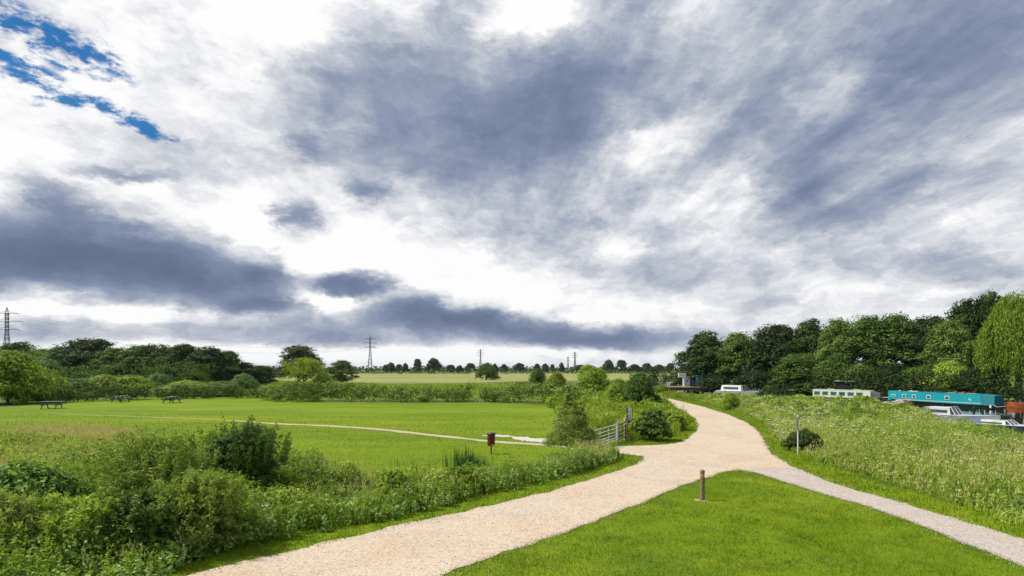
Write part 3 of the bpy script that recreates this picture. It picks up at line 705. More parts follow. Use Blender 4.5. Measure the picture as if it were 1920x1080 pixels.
# seed heads on lawn edge side
def seedheads(R, x, y, h, mat, name, label, leaf=.12):
    n = len(x); idx = np.repeat(np.arange(n), 5)
    P = np.stack([x[idx] + R.normal(0, .03, len(idx)), y[idx] + R.normal(0, .03, len(idx)), th(x, y)[idx] + h[idx] * R.uniform(.78, 1.05, len(idx))], 1)
    N = unit(R.normal(size=(len(idx), 3)) * np.array([1, 1, .3]))
    u = unit(np.stack([R.normal(0, .25, len(idx)), R.normal(0, .25, len(idx)), np.ones(len(idx))], 1)); w = unit(np.cross(N, u))
    s = (leaf * R.uniform(.6, 1.3, len(idx)))[:, None]
    V = np.stack([P + u * s / 2, P + w * s * .09, P - u * s / 2, P - w * s * .09], 1).reshape(-1, 3)
    m = len(idx); o = obj(name, mesh_np(name, V, [np.arange(4 * m).reshape(m, 4)], [mat], attr=np.clip(vnoise(P[:, 0], P[:, 1], 5, 7) * .7 + R.random(m) * .4 - .1, 0, 1)))
    tag(o, label, 'grass', kind='stuff'); return o
LEDGE = [G(*p) for p in [(-200, 820), (0, 838), (150, 868), (350, 878), (540, 888), (640, 903), (760, 895), (900, 882), (1010, 868), (1060, 862)]]
x, y = scatter(R, VEG_L, lambda x, y: np.where(dist_line(LEDGE, x, y) < 2.2, 70, 5) * (.2 + fbm(x, y, 2, 41)), 90, (-27, 10, 9, 33))
k = ditch_ok(x, y); x, y = x[k], y[k]
seedheads(R, x, y, R.uniform(.5, .95, len(x)), L_straw, 'bank_seed_heads', 'pale and reddish grass seed heads at the lawn edge of the ditch')
x2, y2 = x, y
grass_obj('bank_stalks', R, x2, y2, R.uniform(.5, .9, len(x2)), R.uniform(.006, .012, len(x2)), L_tall, 'thin pale grass stalks at the lawn edge of the ditch', 'grass', .3, True)
CORNER = [(-32, 26), (-28, 36), (-21, 33), (-17.5, 27), (-15, 22.5), (-19, 20), (-26, 20)]
x, y = scatter(R, CORNER, lambda x, y: 110 * (.3 + fbm(x, y, 2, 45)), 130); hc = R.uniform(.7, 1.15, len(x))
grass_obj('corner_grass', R, x, y, hc, R.uniform(.012, .024, len(x)), L_straw, 'tall reddish and straw grasses in the left corner beside the lawn', 'grass', .4, True)
seedheads(R, x, y, hc, L_straw, 'corner_seed_heads', 'reddish seed heads over the tall grass in the left corner', .16)
xs_, ys_ = [], []
for (cx, cy, sx, sy, m) in [(-5.9, 22.3, 1.0, .6, 150), (-3.6, 24.1, 1.1, .5, 170), (-7.6, 21.5, .7, .5, 90), (-1.9, 26.0, 1.0, .5, 330), (-1.4, 26.4, .8, .4, 200)]:
    xs_.append(R.normal(cx, sx * .5, m)); ys_.append(R.normal(cy, sy * .5, m))
x = np.concatenate(xs_); y = np.concatenate(ys_)
grass_obj('reeds', R, x, y, R.uniform(.55, 1.05, len(x)), R.uniform(.012, .024, len(x)), L_reed, 'blue green reeds standing upright in the ditch', 'reeds', .22, True)

# right meadow
mdist = lambda x, y: dist_line(MEADOW[:14], x, y)
x, y = scatter(R, MEADOW, lambda x, y: 170 * np.clip(26 / y, .12, 1) * (.35 + fbm(x, y, 2.5, 51)), 190)
riv = lambda x, y: 1 + .35 * ((y < 56) & (dist_line(RNEAR, x, y) < 7))
hm = riv(x, y) * R.uniform(.38, .85, len(x)) * np.clip(mdist(x, y) / 1.6, .3, 1) * (.45 + 1.0 * fbm(x, y, 3, 52))
grass_obj('meadow_grass', R, x, y, hm, R.uniform(.010, .022, len(x)) * np.clip(y / 26, 1, 3.5), L_tall, 'tall uncut meadow grass between the path and the river', 'grass', .5, True)
x, y = scatter(R, MEADOW, lambda x, y: 17 * np.clip(30 / y, .3, 1) * np.clip(fbm(x, y, 3.0, 61) * 2.6 - .5, .12, 1.3), 22)
hw = R.uniform(.35, .9, len(x)) * np.clip(mdist(x, y) / 1.4, .35, 1)
weed_obj('meadow_weeds', R, x, y, hw, 42, .10, L_bright, 'leafy green weeds growing through the riverside meadow', 'weeds', .4)
k = R.random(len(x)) < .16
weed_obj('meadow_nettles', R, x[k], y[k], hw[k] * .95, 42, .11, L_mid, 'darker green nettle patches in the riverside meadow', 'weeds', .5, .45)
x, y = scatter(R, MEADOW, lambda x, y: 22 * np.clip(30 / y, .2, 1) * np.clip(fbm(x, y, 4, 71) * 2.4 - .6, .05, 1.5), 30)
seedheads(R, x, y, R.uniform(.7, 1.1, len(x)) * np.clip(mdist(x, y) / 1.6, .35, 1), L_straw, 'meadow_seed_heads', 'pale straw coloured seed heads over the riverside meadow', .15)
for nm, m_, dn, sd, lab in (('meadow_thicket', L_bright, .8, 511, 'bright leafy mounds swelling out of the riverside meadow'), ('meadow_bramble_thicket', L_mid, .26, 512, 'darker bramble mounds in the riverside meadow'), ('meadow_herb_thicket', L_olive, .55, 513, 'olive green herb mounds in the riverside meadow')):
    x, y = scatter(R, MEADOW, lambda x, y: dn * np.where(dist_line(MEADOW[:13], x, y) > 1.2, 1, 0) * np.clip(fbm(x, y, 5, sd) * 3 - .7, 0.08, 1.2), .95)
    thicket(nm, R, x, y, R.uniform(.7, 1.45, len(x)) * np.clip(mdist(x, y) / 3.5, .55, 1), R.uniform(.4, 1.0, len(x)), 380, .09, m_, lab)
x, y = scatter(R, SCRUB, lambda x, y: .16 * np.clip(fbm(x, y, 4, 521) * 3 - .5, 0.15, 1.2), .3)
k = dist_line(NOTCH2, x, y) > 2.0; x, y = x[k], y[k]
thicket('scrub_thicket', R, x, y, R.uniform(.9, 1.8, len(x)), R.uniform(.8, 1.6, len(x)), 420, .11, L_bright, 'bright leafy growth between the big lawn and the far path')
L_dock = leafmat('dock_seed', [c4(.12, .05, .02), c4(.22, .10, .04), c4(.30, .16, .07)])
x, y = scatter(R, MEADOW, lambda x, y: .35 * np.clip(fbm(x, y, 4, 141) * 4 - 1.9, 0, 1) * np.where(y < 45, 1, .3), .4)
hd = R.uniform(.9, 1.35, len(x)); V, Fc, a = weeds(R, x, y, hd, 70, .05, .09, .5)
tag(obj('dock_stalks', mesh_np('dock_stalks', V, [Fc], [L_dock], attr=a)), 'reddish brown dock stalks standing out of the riverside meadow', 'weeds', kind='stuff')
x, y = scatter(R, MEADOW, lambda x, y: 1.6 * np.clip(fbm(x, y, 2.6, 151) * 3.4 - 1.3, 0, 1) * np.clip(34 / y, .3, 1), 1.7)
k = mdist(x, y) > 1.4; x, y = x[k], y[k]
weed_obj('meadow_tall_weeds', R, x, y, R.uniform(1.0, 1.55, len(x)), 60, .09, L_olive, 'tall ragged thistles and willowherb rising above the meadow grass', 'weeds', .22, .35)
# umbels
def umbels(name, R, x, y, h, label):
    z = th(x, y); n = len(x); idx = np.repeat(np.arange(n), 12)
    cr = R.uniform(.06, .15, n); a = R.uniform(0, 6.283, len(idx)); r = cr[idx] * np.sqrt(R.random(len(idx)))
    P = np.stack([x[idx] + np.cos(a) * r, y[idx] + np.sin(a) * r, z[idx] + h[idx] - r * .2], 1)
    N = unit(np.array([0, 0, 1.0]) + R.normal(size=(len(idx), 3)) * .3); s = R.uniform(.02, .045, len(idx)) * np.clip(y[idx] / 28, 1, 2)
    V, Fc = diamonds(R, P, N, s, s * .9)
    V2, F2 = blades(R, x, y, z, h, np.full(n, .012), .05, False)
    me = mesh_np(name, np.concatenate([V, V2]), [Fc, F2 + len(V)], [L_umbel, L_bright], attr=np.concatenate([R.random(len(Fc)), R.random(n)]), midx=np.concatenate([np.zeros(len(Fc)), np.ones(n)]))
    o = obj(name, me); tag(o, label, 'flowers', kind='stuff'); return o
x, y = scatter(R, MEADOW, lambda x, y: 3.6 * np.clip(fbm(x, y, 4, 81) * 4.2 - 1.8, 0.02, 1) * np.clip(32 / y, .4, 1), 3.7)
umbels('cow_parsley', R, x, y, R.uniform(.8, 1.25, len(x)) * np.clip(mdist(x, y) / 1.5, .4, 1), 'white flat topped cow parsley flowers dotted over the riverside meadow')
x, y = scatter(R, VEG_L, lambda x, y: .7 * np.clip(fbm(x, y, 3, 82) * 3 - 1.1, 0.0, 1), .8)
umbels('bank_cow_parsley', R, x, y, R.uniform(.6, 1.0, len(x)), 'a few white umbels among the weeds left of the path')

# scrub between lawn and path
x, y = scatter(R, SCRUB, lambda x, y: 60 * (.3 + fbm(x, y, 3, 91)), 80)
grass_obj('scrub_grass', R, x, y, R.uniform(.4, 1.0, len(x)), R.uniform(.015, .035, len(x)) * (y / 40), L_tall, 'rough tall grass behind the gate and notice board', 'grass', .5, True)
x, y = scatter(R, SCRUB, lambda x, y: 3.4 * np.clip(fbm(x, y, 4, 92) * 2.2 - .4, .1, 1.2), 4)
weed_obj('scrub_weeds', R, x, y, R.uniform(.6, 1.5, len(x)), 60, .16, L_yel, 'yellow green weeds behind the gate and notice board', 'weeds', .5, .45)
# field edge / far rough belt behind the hedge
BELT = [(-62, 92), (-40, 93), (-24, 94), (-18, 82), (-10, 82), (8, 86), (18, 92), (20, 105), (12, 135), (-5, 150), (-30, 150), (-60, 170), (-120, 230), (-130, 150)]
x, y = scatter(R, BELT, lambda x, y: 5 * (.3 + fbm(x, y, 9, 95)), 6)
grass_obj('rough_field_grass', R, x, y, R.uniform(.3, .9, len(x)), R.uniform(.08, .16, len(x)), L_tall, 'pale rough grass between the bramble hedge and the far field', 'grass', .5, True)
xx = []; yy = []
for e in [edgeL, FAR, MAINR, SIDE[3:10], SIDE[12:18]]:
    for a, b in zip(e[:-1], e[1:]):
        L = math.hypot(b[0] - a[0], b[1] - a[1]); m = int(L * 45); t = R.random(m)
        xx.append(a[0] + (b[0] - a[0]) * t + R.normal(0, .16, m)); yy.append(a[1] + (b[1] - a[1]) * t + R.normal(0, .16, m))
x, y = scatter(R, gravel_poly[::2], lambda x, y: 16 * np.clip(18 / y, .1, 1), 16); xx.append(x); yy.append(y)
x = np.concatenate(xx); y = np.concatenate(yy); k = (y > 11) & (np.abs(x) < y * .93 + 1); x, y = x[k], y[k]; n = len(x)
s_ = R.uniform(.008, .024, n)[:, None, None]; base = np.array([[1, 0, 0], [-.5, .8, 0], [-.5, -.8, 0], [.1, 0, .8]]) * R.uniform(.7, 1.3, (n, 4, 3))
V = (np.stack([x, y, np.full(n, .011)], 1)[:, None, :] + base * s_).reshape(-1, 3); i4 = np.arange(n)[:, None, None] * 4 + np.array([[0, 1, 3], [1, 2, 3], [2, 0, 3]])[None]
tag(obj('pebbles', mesh_np('pebbles', V, [i4.reshape(-1, 3)], [M_peb], attr=np.repeat(R.random(n), 3))), 'loose pale stones lying on and beside the gravel path', 'stones', kind='stuff')
x, y = scatter(R, FORELAWN, lambda x, y: 420 * np.clip(fbm(x, y, 1.9, 131) * 5 - 2.9, 0, 1), 420); n = len(x)
Pd = np.stack([x, y, R.uniform(.03, .065, n)], 1); V, Fc = diamonds(R, Pd, unit(np.array([0, 0, 1.0]) + R.normal(size=(n, 3)) * .35), R.uniform(.02, .04, n), R.uniform(.018, .035, n))
tag(obj('clover', mesh_np('clover', V, [Fc], [L_mid], attr=R.random(n))), 'darker clover patches spread through the front lawn', 'clover', kind='stuff')
# daisies in the front lawn
x, y = scatter(R, FORELAWN, lambda x, y: 9 * np.clip(fbm(x, y, 1.6, 99) * 4 - 2.2, 0, 1), 9)
Pd = np.stack([x, y, np.full(len(x), .06)], 1); V, Fc = diamonds(R, Pd, unit(np.array([0, 0, 1.0]) + R.normal(size=(len(x), 3)) * .2), np.full(len(x), .022), np.full(len(x), .02))
tag(obj('daisies', mesh_np('daisies', V, [Fc], [L_umbel], attr=R.random(len(x)))), 'tiny white daisies and clover in the front lawn', 'flowers', kind='stuff')

# ------------------------------------------------------------------ near shrubs
def near_bush(name, label, cat, x, y, h, w, mat, seed, n_clu, n_leaf, leaf, clu=.26, shape='dome', n=14, base=.05, asp=.4, group=None, spikes=0, inner=.4, lobes=None):
    lob = lobes or tree_lobes(seed, h, w, base, n, shape)
    r = thing(name, label, cat, (x, y, float(th([x], [y])[0])), 0, group)
    RR = np.random.default_rng(seed)
    me = crown_mesh('foliage', mat, lob, seed, n_clu, n_leaf, leaf, clu, asp, inner=inner)
    obj('foliage', me, r)
    m = MB(); rr = random.Random(seed)
    for k in range(9):
        a = rr.uniform(0, 6.28); e = Vector((math.cos(a) * w * .36 * rr.random(), math.sin(a) * w * .36 * rr.random(), h * rr.uniform(.7, .95)))
        m.tube([(math.cos(a) * .08, math.sin(a) * .08, -.05), e * .5 + Vector((0, 0, .1)), e], [.03, .02, .006], 5)
    m.build('stem', M_bark, r)
    if spikes:
        Ps = []; Us = []
        for k in range(spikes):
            a = RR.uniform(0, 6.28); q = w * .42 * math.sqrt(RR.random()); L = RR.uniform(.5, 1.0) * h * .38
            b = np.array([math.cos(a) * q, math.sin(a) * q, h * (1 - .35 * (q / (w * .5)) ** 1.5) - L * .45]); d = np.array([math.cos(a) * .25, math.sin(a) * .25, 1.0])
            t = RR.random(90); P = b + d * (t * L)[:, None] + RR.normal(0, .045, (90, 3)); Ps.append(P)
        P = np.concatenate(Ps); N = unit(RR.normal(size=(len(P), 3))); s = leaf * 1.1 * RR.uniform(.6, 1.3, len(P))
        V, Fc = diamonds(RR, P, N, s, s * asp * .8)
        obj('shoots', mesh_np('shoots', V, [Fc], [mat], attr=RR.random(len(P))), r)
    return r
def px_bush(cx, top, base): # metres for a bush whose foot shows at pixel row base
    Yd = F * H0 / (base - HY); return (cx - CX) / F * Yd, Yd, H0 - (top - HY) / F * Yd
bx, by, bh = px_bush(450, 776, 945)
near_bush('willow_shrub', 'dense dark green willow shrub standing above the pond, tallest on the left bank', 'shrub', bx, by, bh * 1.08, 3.3, L_mid, 101, 80, 46, .105, asp=.3, spikes=60)
bx, by, bh = px_bush(285, 800, 985)
near_bush('willow_shrub', 'loose olive green willow shrub left of the dense dark one', 'shrub', bx, by, bh * 1.1, 3.8, L_olive, 102, 64, 36, .105, asp=.3, spikes=70, inner=.3)
bx, by, bh = px_bush(375, 900, 1030)
near_bush('willow_shrub', 'low olive bush in front of the gap between the loose and the dense willow shrubs', 'shrub', bx, by, bh, 2.4, L_olive, 103, 36, 30, .105, asp=.32, spikes=70)
bx, by, bh = px_bush(70, 835, 1000)
near_bush('bramble_bush', 'big leaved bramble bush at the left edge of the bank', 'bush', bx - .4, by, bh * 1.05, 5.2, L_brm, 134, 52, 20, .15, asp=.65, n=26, base=.0, shape='mound', clu=.34, inner=.3)
bx, by, bh = px_bush(-60, 840, 1010)
near_bush('bramble_bush', 'bramble bush cut by the left edge of the view', 'bush', bx - .5, by, bh * .9, 4.4, L_brm, 125, 44, 20, .15, asp=.65, n=24, shape='mound', base=.0, clu=.34, inner=.3)
bx, by, bh = px_bush(120, 950, 1075)
near_bush('nettle_bush', 'low light green nettle clump in the bottom left corner', 'bush', bx, by, bh, 2.4, L_bright, 106, 40, 30, .12, asp=.4, spikes=40)
bx, by, bh = px_bush(275, 935, 1050)
near_bush('nettle_bush', 'low dark nettle clump in front of the loose willow shrub', 'bush', bx, by, bh, 2.0, L_mid, 107, 40, 30, .12, asp=.45, spikes=40)
bx, by, bh = px_bush(20, 940, 1090)
near_bush('nettle_bush', 'grassy dark clump below the big leaved brambles', 'bush', bx, by, bh, 2.2, L_olive, 117, 36, 30, .115, asp=.3, spikes=40)
bx, by, bh = px_bush(540, 850, 935)
near_bush('willow_shrub', 'small yellow green sapling right of the dense dark willow shrub', 'shrub', bx, by, bh, 1.4, L_yel, 108, 22, 30, .08, asp=.3, spikes=25, inner=.3)
bx, by, bh = px_bush(1071, 738, 852)
near_bush('pointed_shrub', 'pointed yellow green shrub standing beside the left end of the gate', 'shrub', bx, by, bh, 2.8, L_olive, 139, 130, 60, .08, asp=.3, spikes=0, inner=.55, lobes=[(0, 0, .75, 1.15, .75), (-.75, .2, .6, .6, .55), (.8, -.1, .65, .6, .6), (-.1, 0, 1.45, .85, .7), (.5, .1, 1.65, .5, .6), (-.15, 0, 2.15, .52, .6), (-.2, 0, 2.7, .28, .5), (.48, 0, 2.3, .25, .4), (-.25, 0, 3.05, .12, .3), (.1, 0, 2.7, .12, .35)])
bx, by, bh = px_bush(1222, 768, 826)
near_bush('round_bush', 'round dark bush directly behind the notice board', 'bush', bx, by, bh, 2.5, L_mid, 110, 46, 34, .12, asp=.5)
bx, by, bh = px_bush(1262, 772, 806)
near_bush('round_bush', 'low bush at the inside of the path bend', 'bush', bx, by, bh, 2.2, L_bright, 111, 36, 30, .12, asp=.5)
bx, by, bh = px_bush(1508, 803, 848)
near_bush('thorn_bush', 'low dark green bush behind the grey metal pole', 'bush', bx + .3, by + .6, bh * .8, 2.3, L_dark, 112, 40, 32, .09, asp=.5)
bx, by, bh = px_bush(1090, 842, 872)
near_bush('nettle_bush', 'leafy clump at the foot of the pointed shrub', 'bush', bx, by, bh, 1.7, L_bright, 113, 36, 30, .08, asp=.4)
bx, by, bh = px_bush(1010, 850, 885)
near_bush('nettle_bush', 'dark leafy clump left of the pointed shrub', 'bush', bx, by, bh, 2.0, L_mid, 114, 36, 30, .08, asp=.4)
bx, by, bh = px_bush(740, 880, 945)
near_bush('nettle_bush', 'leafy clump on the bank halfway between the pond and the gate', 'bush', bx, by, bh, 1.5, L_bright, 115, 34, 30, .08, asp=.4)
bx, by, bh = px_bush(860, 880, 925)
near_bush('nettle_bush', 'bushy nettle clump on the bank in front of the red litter bin', 'bush', bx, by, bh, 1.8, L_bright, 116, 34, 30, .08, asp=.4)
near_bush('thorn_bush', 'dark green bramble clump at the river edge near the grey cruiser', 'bush', 32.0, 48.5, 1.3, 2.6, L_bright, 120, 40, 28, .14, asp=.6)
near_bush('thorn_bush', 'green bush on the near river bank below the cream boat', 'bush', 37, 62, 1.4, 3.2, L_bright, 121, 36, 28, .16, asp=.6)

# ------------------------------------------------------------------ middle distance bushes and trees
for key, mat, seed, shape, base, leaf, asp, nn in [
    ('rd1', L_dark, 201, 'round', .12, .34, .6, 13), ('rd2', L_dark, 202, 'round', .1, .34, .6, 14), ('rd3', L_mid, 203, 'round', .1, .34, .6, 13), ('rd4', L_far, 204, 'round', .05, .34, .6, 13),
    ('rb1', L_bright, 205, 'round', .1, .32, .5, 12)]:
    proto(key, mat, 13, 10, seed, shape, .02, nn + 3, 44, 30, leaf, .36, asp)
for key, mat, seed, shape in [('bb', L_bright, 211, 'mound'), ('bm', L_mid, 212, 'mound'), ('by', L_yel, 213, 'mound'), ('bg', L_grey, 214, 'mound'), ('bd', L_shade, 215, 'mound'), ('bo', L_olive, 216, 'mound')]:
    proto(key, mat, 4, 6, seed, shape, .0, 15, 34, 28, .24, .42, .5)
proto('light', L_yel, 7, 8, 221, 'round', .28, 10, 18, 24, .22, .34, .5, limbs=9)
for key, mat, seed in [('f1', L_far, 231), ('f2', L_far, 232)]:
    proto(key, mat, 12, 12, seed, 'round', .08, 9, 26, 26, .75, .34, .7)

LW = 'trees of the wood behind the picnic lawn'
wood = [ # cx, top, width px, dist, proto, label
 (30, 641, 100, 150, 'rd1', 'dark tree at the left end of the wood, below the large pylon'),
 (85, 655, 80, 150, 'rb1', 'lower bright tree in the dip at the left of the wood'),
 (118, 652, 70, 140, 'rd3', 'mid green tree just left of the highest rounded tree of the wood'),
 (168, 637, 105, 140, 'rd2', 'broad rounded tree, highest of the wood behind the picnic tables'),
 (214, 655, 70, 136, 'rd3', 'lower tree directly right of the broad highest one in the wood'),
 (258, 650, 80, 136, 'rd3', 'green tree in the middle of the wood above the middle picnic table'),
 (300, 645, 80, 138, 'rd1', 'tall dark tree behind the grey green shrub of the wood'),
 (345, 647, 80, 137, 'rd2', 'dark tree behind the rightmost picnic table'),
 (388, 650, 80, 136, 'rd1', 'dark tree one in from the right end of the high part of the wood'),
 (425, 660, 60, 138, 'rd3', 'slender tree closing the high part of the wood on the right'),
 (462, 680, 70, 140, 'rd1', 'low dark tree trailing off the right side of the wood'),
 (492, 686, 50, 150, 'rd2', 'lowest tree at the right tip of the wood')]
for i, (cx, tp_, wp, ds, key, lab) in enumerate(wood):
    x, y, h, w = by_px(cx, tp_, wp, ds); put_tree(key, 'broadleaf_tree', lab, 'tree', x, y, h, w * 1.3, i * 1.3, LW)
LB = 'bushes along the edge of the picnic lawn'
bush = [
 (14, 662, 120, 72, 'bb', 'large bright willow bush at the left edge above the lawn'),
 (70, 690, 90, 80, 'bb', 'bright sprawling bush left of the leftmost picnic table'),
 (82, 676, 70, 105, 'bg', 'grey green rounded bush at the foot of the left dip in the wood'),
 (130, 712, 100, 88, 'bm', 'green bush behind the leftmost picnic table'),
 (195, 705, 80, 96, 'bo', 'olive bush between the left and middle picnic tables'),
 (245, 706, 80, 98, 'bb', 'light bush right behind the middle picnic table'),
 (297, 701, 48, 104, 'bg', 'pale grey green bush in front of the dark wood, left one of two'),
 (458, 702, 44, 108, 'bg', 'pale grey green bush in front of the dark wood, right one of two'),
 (350, 715, 90, 92, 'bo', 'olive bush behind the rightmost picnic table'),
 (415, 717, 80, 92, 'bm', 'low green bush right of the rightmost picnic table')]
for i, (cx, tp_, wp, ds, key, lab) in enumerate(bush):
    x, y, h, w = by_px(cx, tp_, wp * 1.25, ds); put_tree(key, 'lawn_edge_bush', lab, 'bush', x, y, h, w, i * 2.1, LB)
mids = [
 (560, 649, 98, 190, 'rd2', 'broadleaf_tree', 'big dark rounded tree behind the small light green tree', 'tree'),
 (570, 671, 96, 92, 'light', 'spreading_tree', 'small spreading light green tree with bare branches above the bramble hedge', 'tree'),
 (605, 700, 60, 95, 'bo', 'field_bush', 'olive bush touching the right of the small spreading tree', 'bush'),
 (640, 677, 64, 170, 'rd3', 'broadleaf_tree', 'round green tree left of the tall pylon by the straw field', 'tree'),
 (912, 683, 48, 215, 'bm', 'field_bush', 'round dark bush standing alone in the straw field', 'bush'),
 (1008, 694, 42, 130, 'bm', 'field_bush', 'round green bush beyond the right end of the bramble hedge', 'bush'),
 (1044, 700, 44, 125, 'by', 'field_bush', 'yellow green low bush between two rounder green bushes', 'bush'),
 (1115, 692, 74, 92, 'bb', 'field_bush', 'large light green bush behind the scrub near the marina', 'bush'),
 (1160, 712, 60, 62, 'bb', 'field_bush', 'bright bush left of the dark bush by the far bend of the path', 'bush'),
 (1200, 706, 84, 57, 'bm', 'field_bush', 'tall dark bush beside the far bend of the path', 'bush'),
 (1100, 681, 40, 170, 'rb1', 'broadleaf_tree', 'brownish green tree rising over the light green bush', 'tree'),
 (1240, 722, 40, 95, 'bb', 'field_bush', 'low bright bush just beyond the far end of the path', 'bush'),
 (1370, 738, 40, 62, 'bb', 'field_bush', 'small green bush in the meadow right of the far path', 'bush'),
 (1215, 728, 36, 100, 'bm', 'field_bush', 'low dark bush between the far bend of the path and the marina', 'bush')]
for i, (cx, tp_, wp, ds, key, nm, lab, cat) in enumerate(mids):
    x, y, h, w = by_px(cx, tp_, wp, ds); put_tree(key, nm, lab, cat, x, y, h, w, i * 1.7)
RT = 'trees on the far bank of the river'
right = [
 (1326, 607, 92, 124, 'rd1', 'dark rounded tree at the left end of the riverside row, over the blue shed'),
 (1388, 613, 84, 118, 'rd3', 'second tree from the left end of the riverside row'),
 (1452, 611, 84, 114, 'rd2', 'dark tree third from the left of the riverside row, above the white cruiser'),
 (1520, 598, 90, 112, 'rd1', 'dark crowned tree rising over the middle of the riverside row'),
 (1500, 650, 90, 104, 'rd3', 'lower tree in front of the dark crowned one, left of the cream boat'),
 (1572, 603, 70, 104, 'rd3', 'slender green tree behind the cream narrowboat'),
 (1622, 598, 90, 101, 'rd3', 'full green tree between the cream and the turquoise narrowboat'),
 (1680, 594, 96, 99, 'rd3', 'green tree over the left end of the turquoise narrowboat'),
 (1738, 597, 90, 97, 'rd2', 'tree over the middle of the turquoise narrowboat'),
 (1812, 560, 100, 94, 'rd1', 'tallest dark tree directly left of the weeping willow'),
 (1780, 606, 80, 90, 'rd3', 'tree filling the gap below the tallest dark tree'),
 (1855, 552, 60, 100, 'rd2', 'dark tree top showing just behind the weeping willow')]
for i, (cx, tp_, wp, ds, key, lab) in enumerate(right):
    x, y, h, w = by_px(cx, tp_, wp * 1.35, ds); put_tree(key, 'riverside_tree', lab, 'tree', x, y, h, w, i * 1.9, RT)
RB = 'bushes along the far bank of the river'
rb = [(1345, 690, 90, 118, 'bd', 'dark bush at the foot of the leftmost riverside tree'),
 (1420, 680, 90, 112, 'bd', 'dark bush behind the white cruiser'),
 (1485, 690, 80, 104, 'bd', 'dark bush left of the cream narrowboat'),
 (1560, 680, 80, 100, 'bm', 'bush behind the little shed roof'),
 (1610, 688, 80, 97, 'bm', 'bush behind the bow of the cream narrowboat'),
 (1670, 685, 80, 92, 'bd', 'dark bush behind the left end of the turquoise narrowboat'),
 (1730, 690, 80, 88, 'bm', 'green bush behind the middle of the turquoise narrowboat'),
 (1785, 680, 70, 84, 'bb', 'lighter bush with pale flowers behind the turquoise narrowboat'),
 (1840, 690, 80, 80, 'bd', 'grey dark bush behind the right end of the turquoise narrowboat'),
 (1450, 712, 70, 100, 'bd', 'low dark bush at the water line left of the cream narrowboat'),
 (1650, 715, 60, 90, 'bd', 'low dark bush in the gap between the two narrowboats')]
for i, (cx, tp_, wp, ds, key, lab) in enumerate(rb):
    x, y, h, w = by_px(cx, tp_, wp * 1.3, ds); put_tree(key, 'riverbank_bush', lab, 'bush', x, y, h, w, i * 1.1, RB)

# weeping willow
def willow(label, x, y, h, w, seed):
    RR = np.random.default_rng(seed); r = thing('weeping_willow', label, 'tree', (x, y, 0))
    Ps = []; Us = []
    ns = 1100
    grp = [(RR.uniform(0, 6.283), w / 2 * math.sqrt(RR.uniform(.05, 1)), RR.uniform(.55, 1.0)) for _ in range(62)]
    for k in range(ns):
        ga, gq, gl = grp[k % 62]; a = ga + RR.normal(0, .33 / max(gq, .8)); q = max(.05, gq + RR.normal(0, .3)); dome = h * (1 - .28 * (q / (w / 2)) ** 2) * RR.uniform(.86, 1.0)
        L = gl * RR.uniform(.6, .95) * dome * (0.3 + 0.7 * q / (w / 2)); m = int(L * 11)
        t = np.linspace(0, 1, m); cx_, cy_ = math.cos(a), math.sin(a)
        out = q + 0.9 * np.sin(np.minimum(t * 3, 1.2))
        z = dome - t * L + .5 * np.sin(np.minimum(t * 4, 1.6)) * .5
        P = np.stack([cx_ * out, cy_ * out, z], 1) + RR.normal(0, .11, (m, 3)); Ps.append(P)
    P = np.concatenate(Ps); n = len(P)
    u = unit(np.stack([RR.normal(0, .25, n), RR.normal(0, .25, n), -np.ones(n)], 1)); N = unit(RR.normal(size=(n, 3))); wv = unit(np.cross(N, u))
    s = RR.uniform(.28, .5, n)[:, None]
    V = np.stack([P + u * s / 2, P + wv * s * .13, P - u * s / 2, P - wv * s * .13], 1).reshape(-1, 3)
    obj('crown', mesh_np('crown', V, [np.arange(4 * n).reshape(n, 4)], [L_willow], attr=RR.random(n)), r)
    obj('trunk', trunk_mesh('trunk', h * .8, .4, seed, 8, .4), r)
    return r
x, y, h, w = by_px(1912, 543, 104, 76); willow('yellow green weeping willow hanging over the river at the right edge', x, y, h, w, 301)

# far trees on the horizon
FT = 'trees along the far side of the straw field'
far = [(722, 684, 10, 'smaller of two trees just right of the tall pylon'), (733, 680, 20, 'rounded tree right of the tall pylon'), (748, 683, 16, 'small tree between the rounded tree and the lone tall one'),
 (760, 681, 14, 'small green tree touching the lone tall one'), (783, 673, 18, 'upright tree with a narrow foot on the horizon'), (813, 672, 30, 'large dome shaped tree on the horizon'),
 (845, 684, 22, 'brownish low tree right of the dome shaped tree'), (862, 685, 14, 'small low tree left of the lone field bush'), (882, 681, 22, 'dark rounded tree behind the lone field bush'),
 (928, 682, 12, 'tree peeping over the right of the lone field bush'), (945, 683, 16, 'first round tree right of the lone field bush'), (974, 681, 26, 'wide flat topped tree on the horizon'),
 (1007, 682, 14, 'round tree left of the four small horizon trees'), (1022, 682, 16, 'small round tree above the green bushes'), (1036, 683, 11, 'narrow tree left of the pointed one'), (1053, 680, 12, 'pointed tree on the horizon'),
 (1088, 684, 26, 'low tree below the small far pylons'), (1141, 675, 24, 'left one of the twin round trees'), (1165, 675, 24, 'right one of the twin round trees'), (1190, 683, 26, 'low tree right of the twin round trees'),
 (1213, 681, 22, 'tree with a small peak right of the twins'), (1235, 684, 30, 'low spreading tree left of the marina'), (1258, 681, 22, 'bluish tree behind the marina cabin'), (1282, 682, 24, 'tree just left of the riverside row')]
for i, (cx, tp_, wp, lab) in enumerate(far):
    x, y, h, w = by_px(cx, tp_, wp * 1.1, 470 + (i % 3) * 25); put_tree('f1' if i % 2 else 'f2', 'horizon_tree', lab, 'tree', x, y, h, w, i * 1.3, FT)
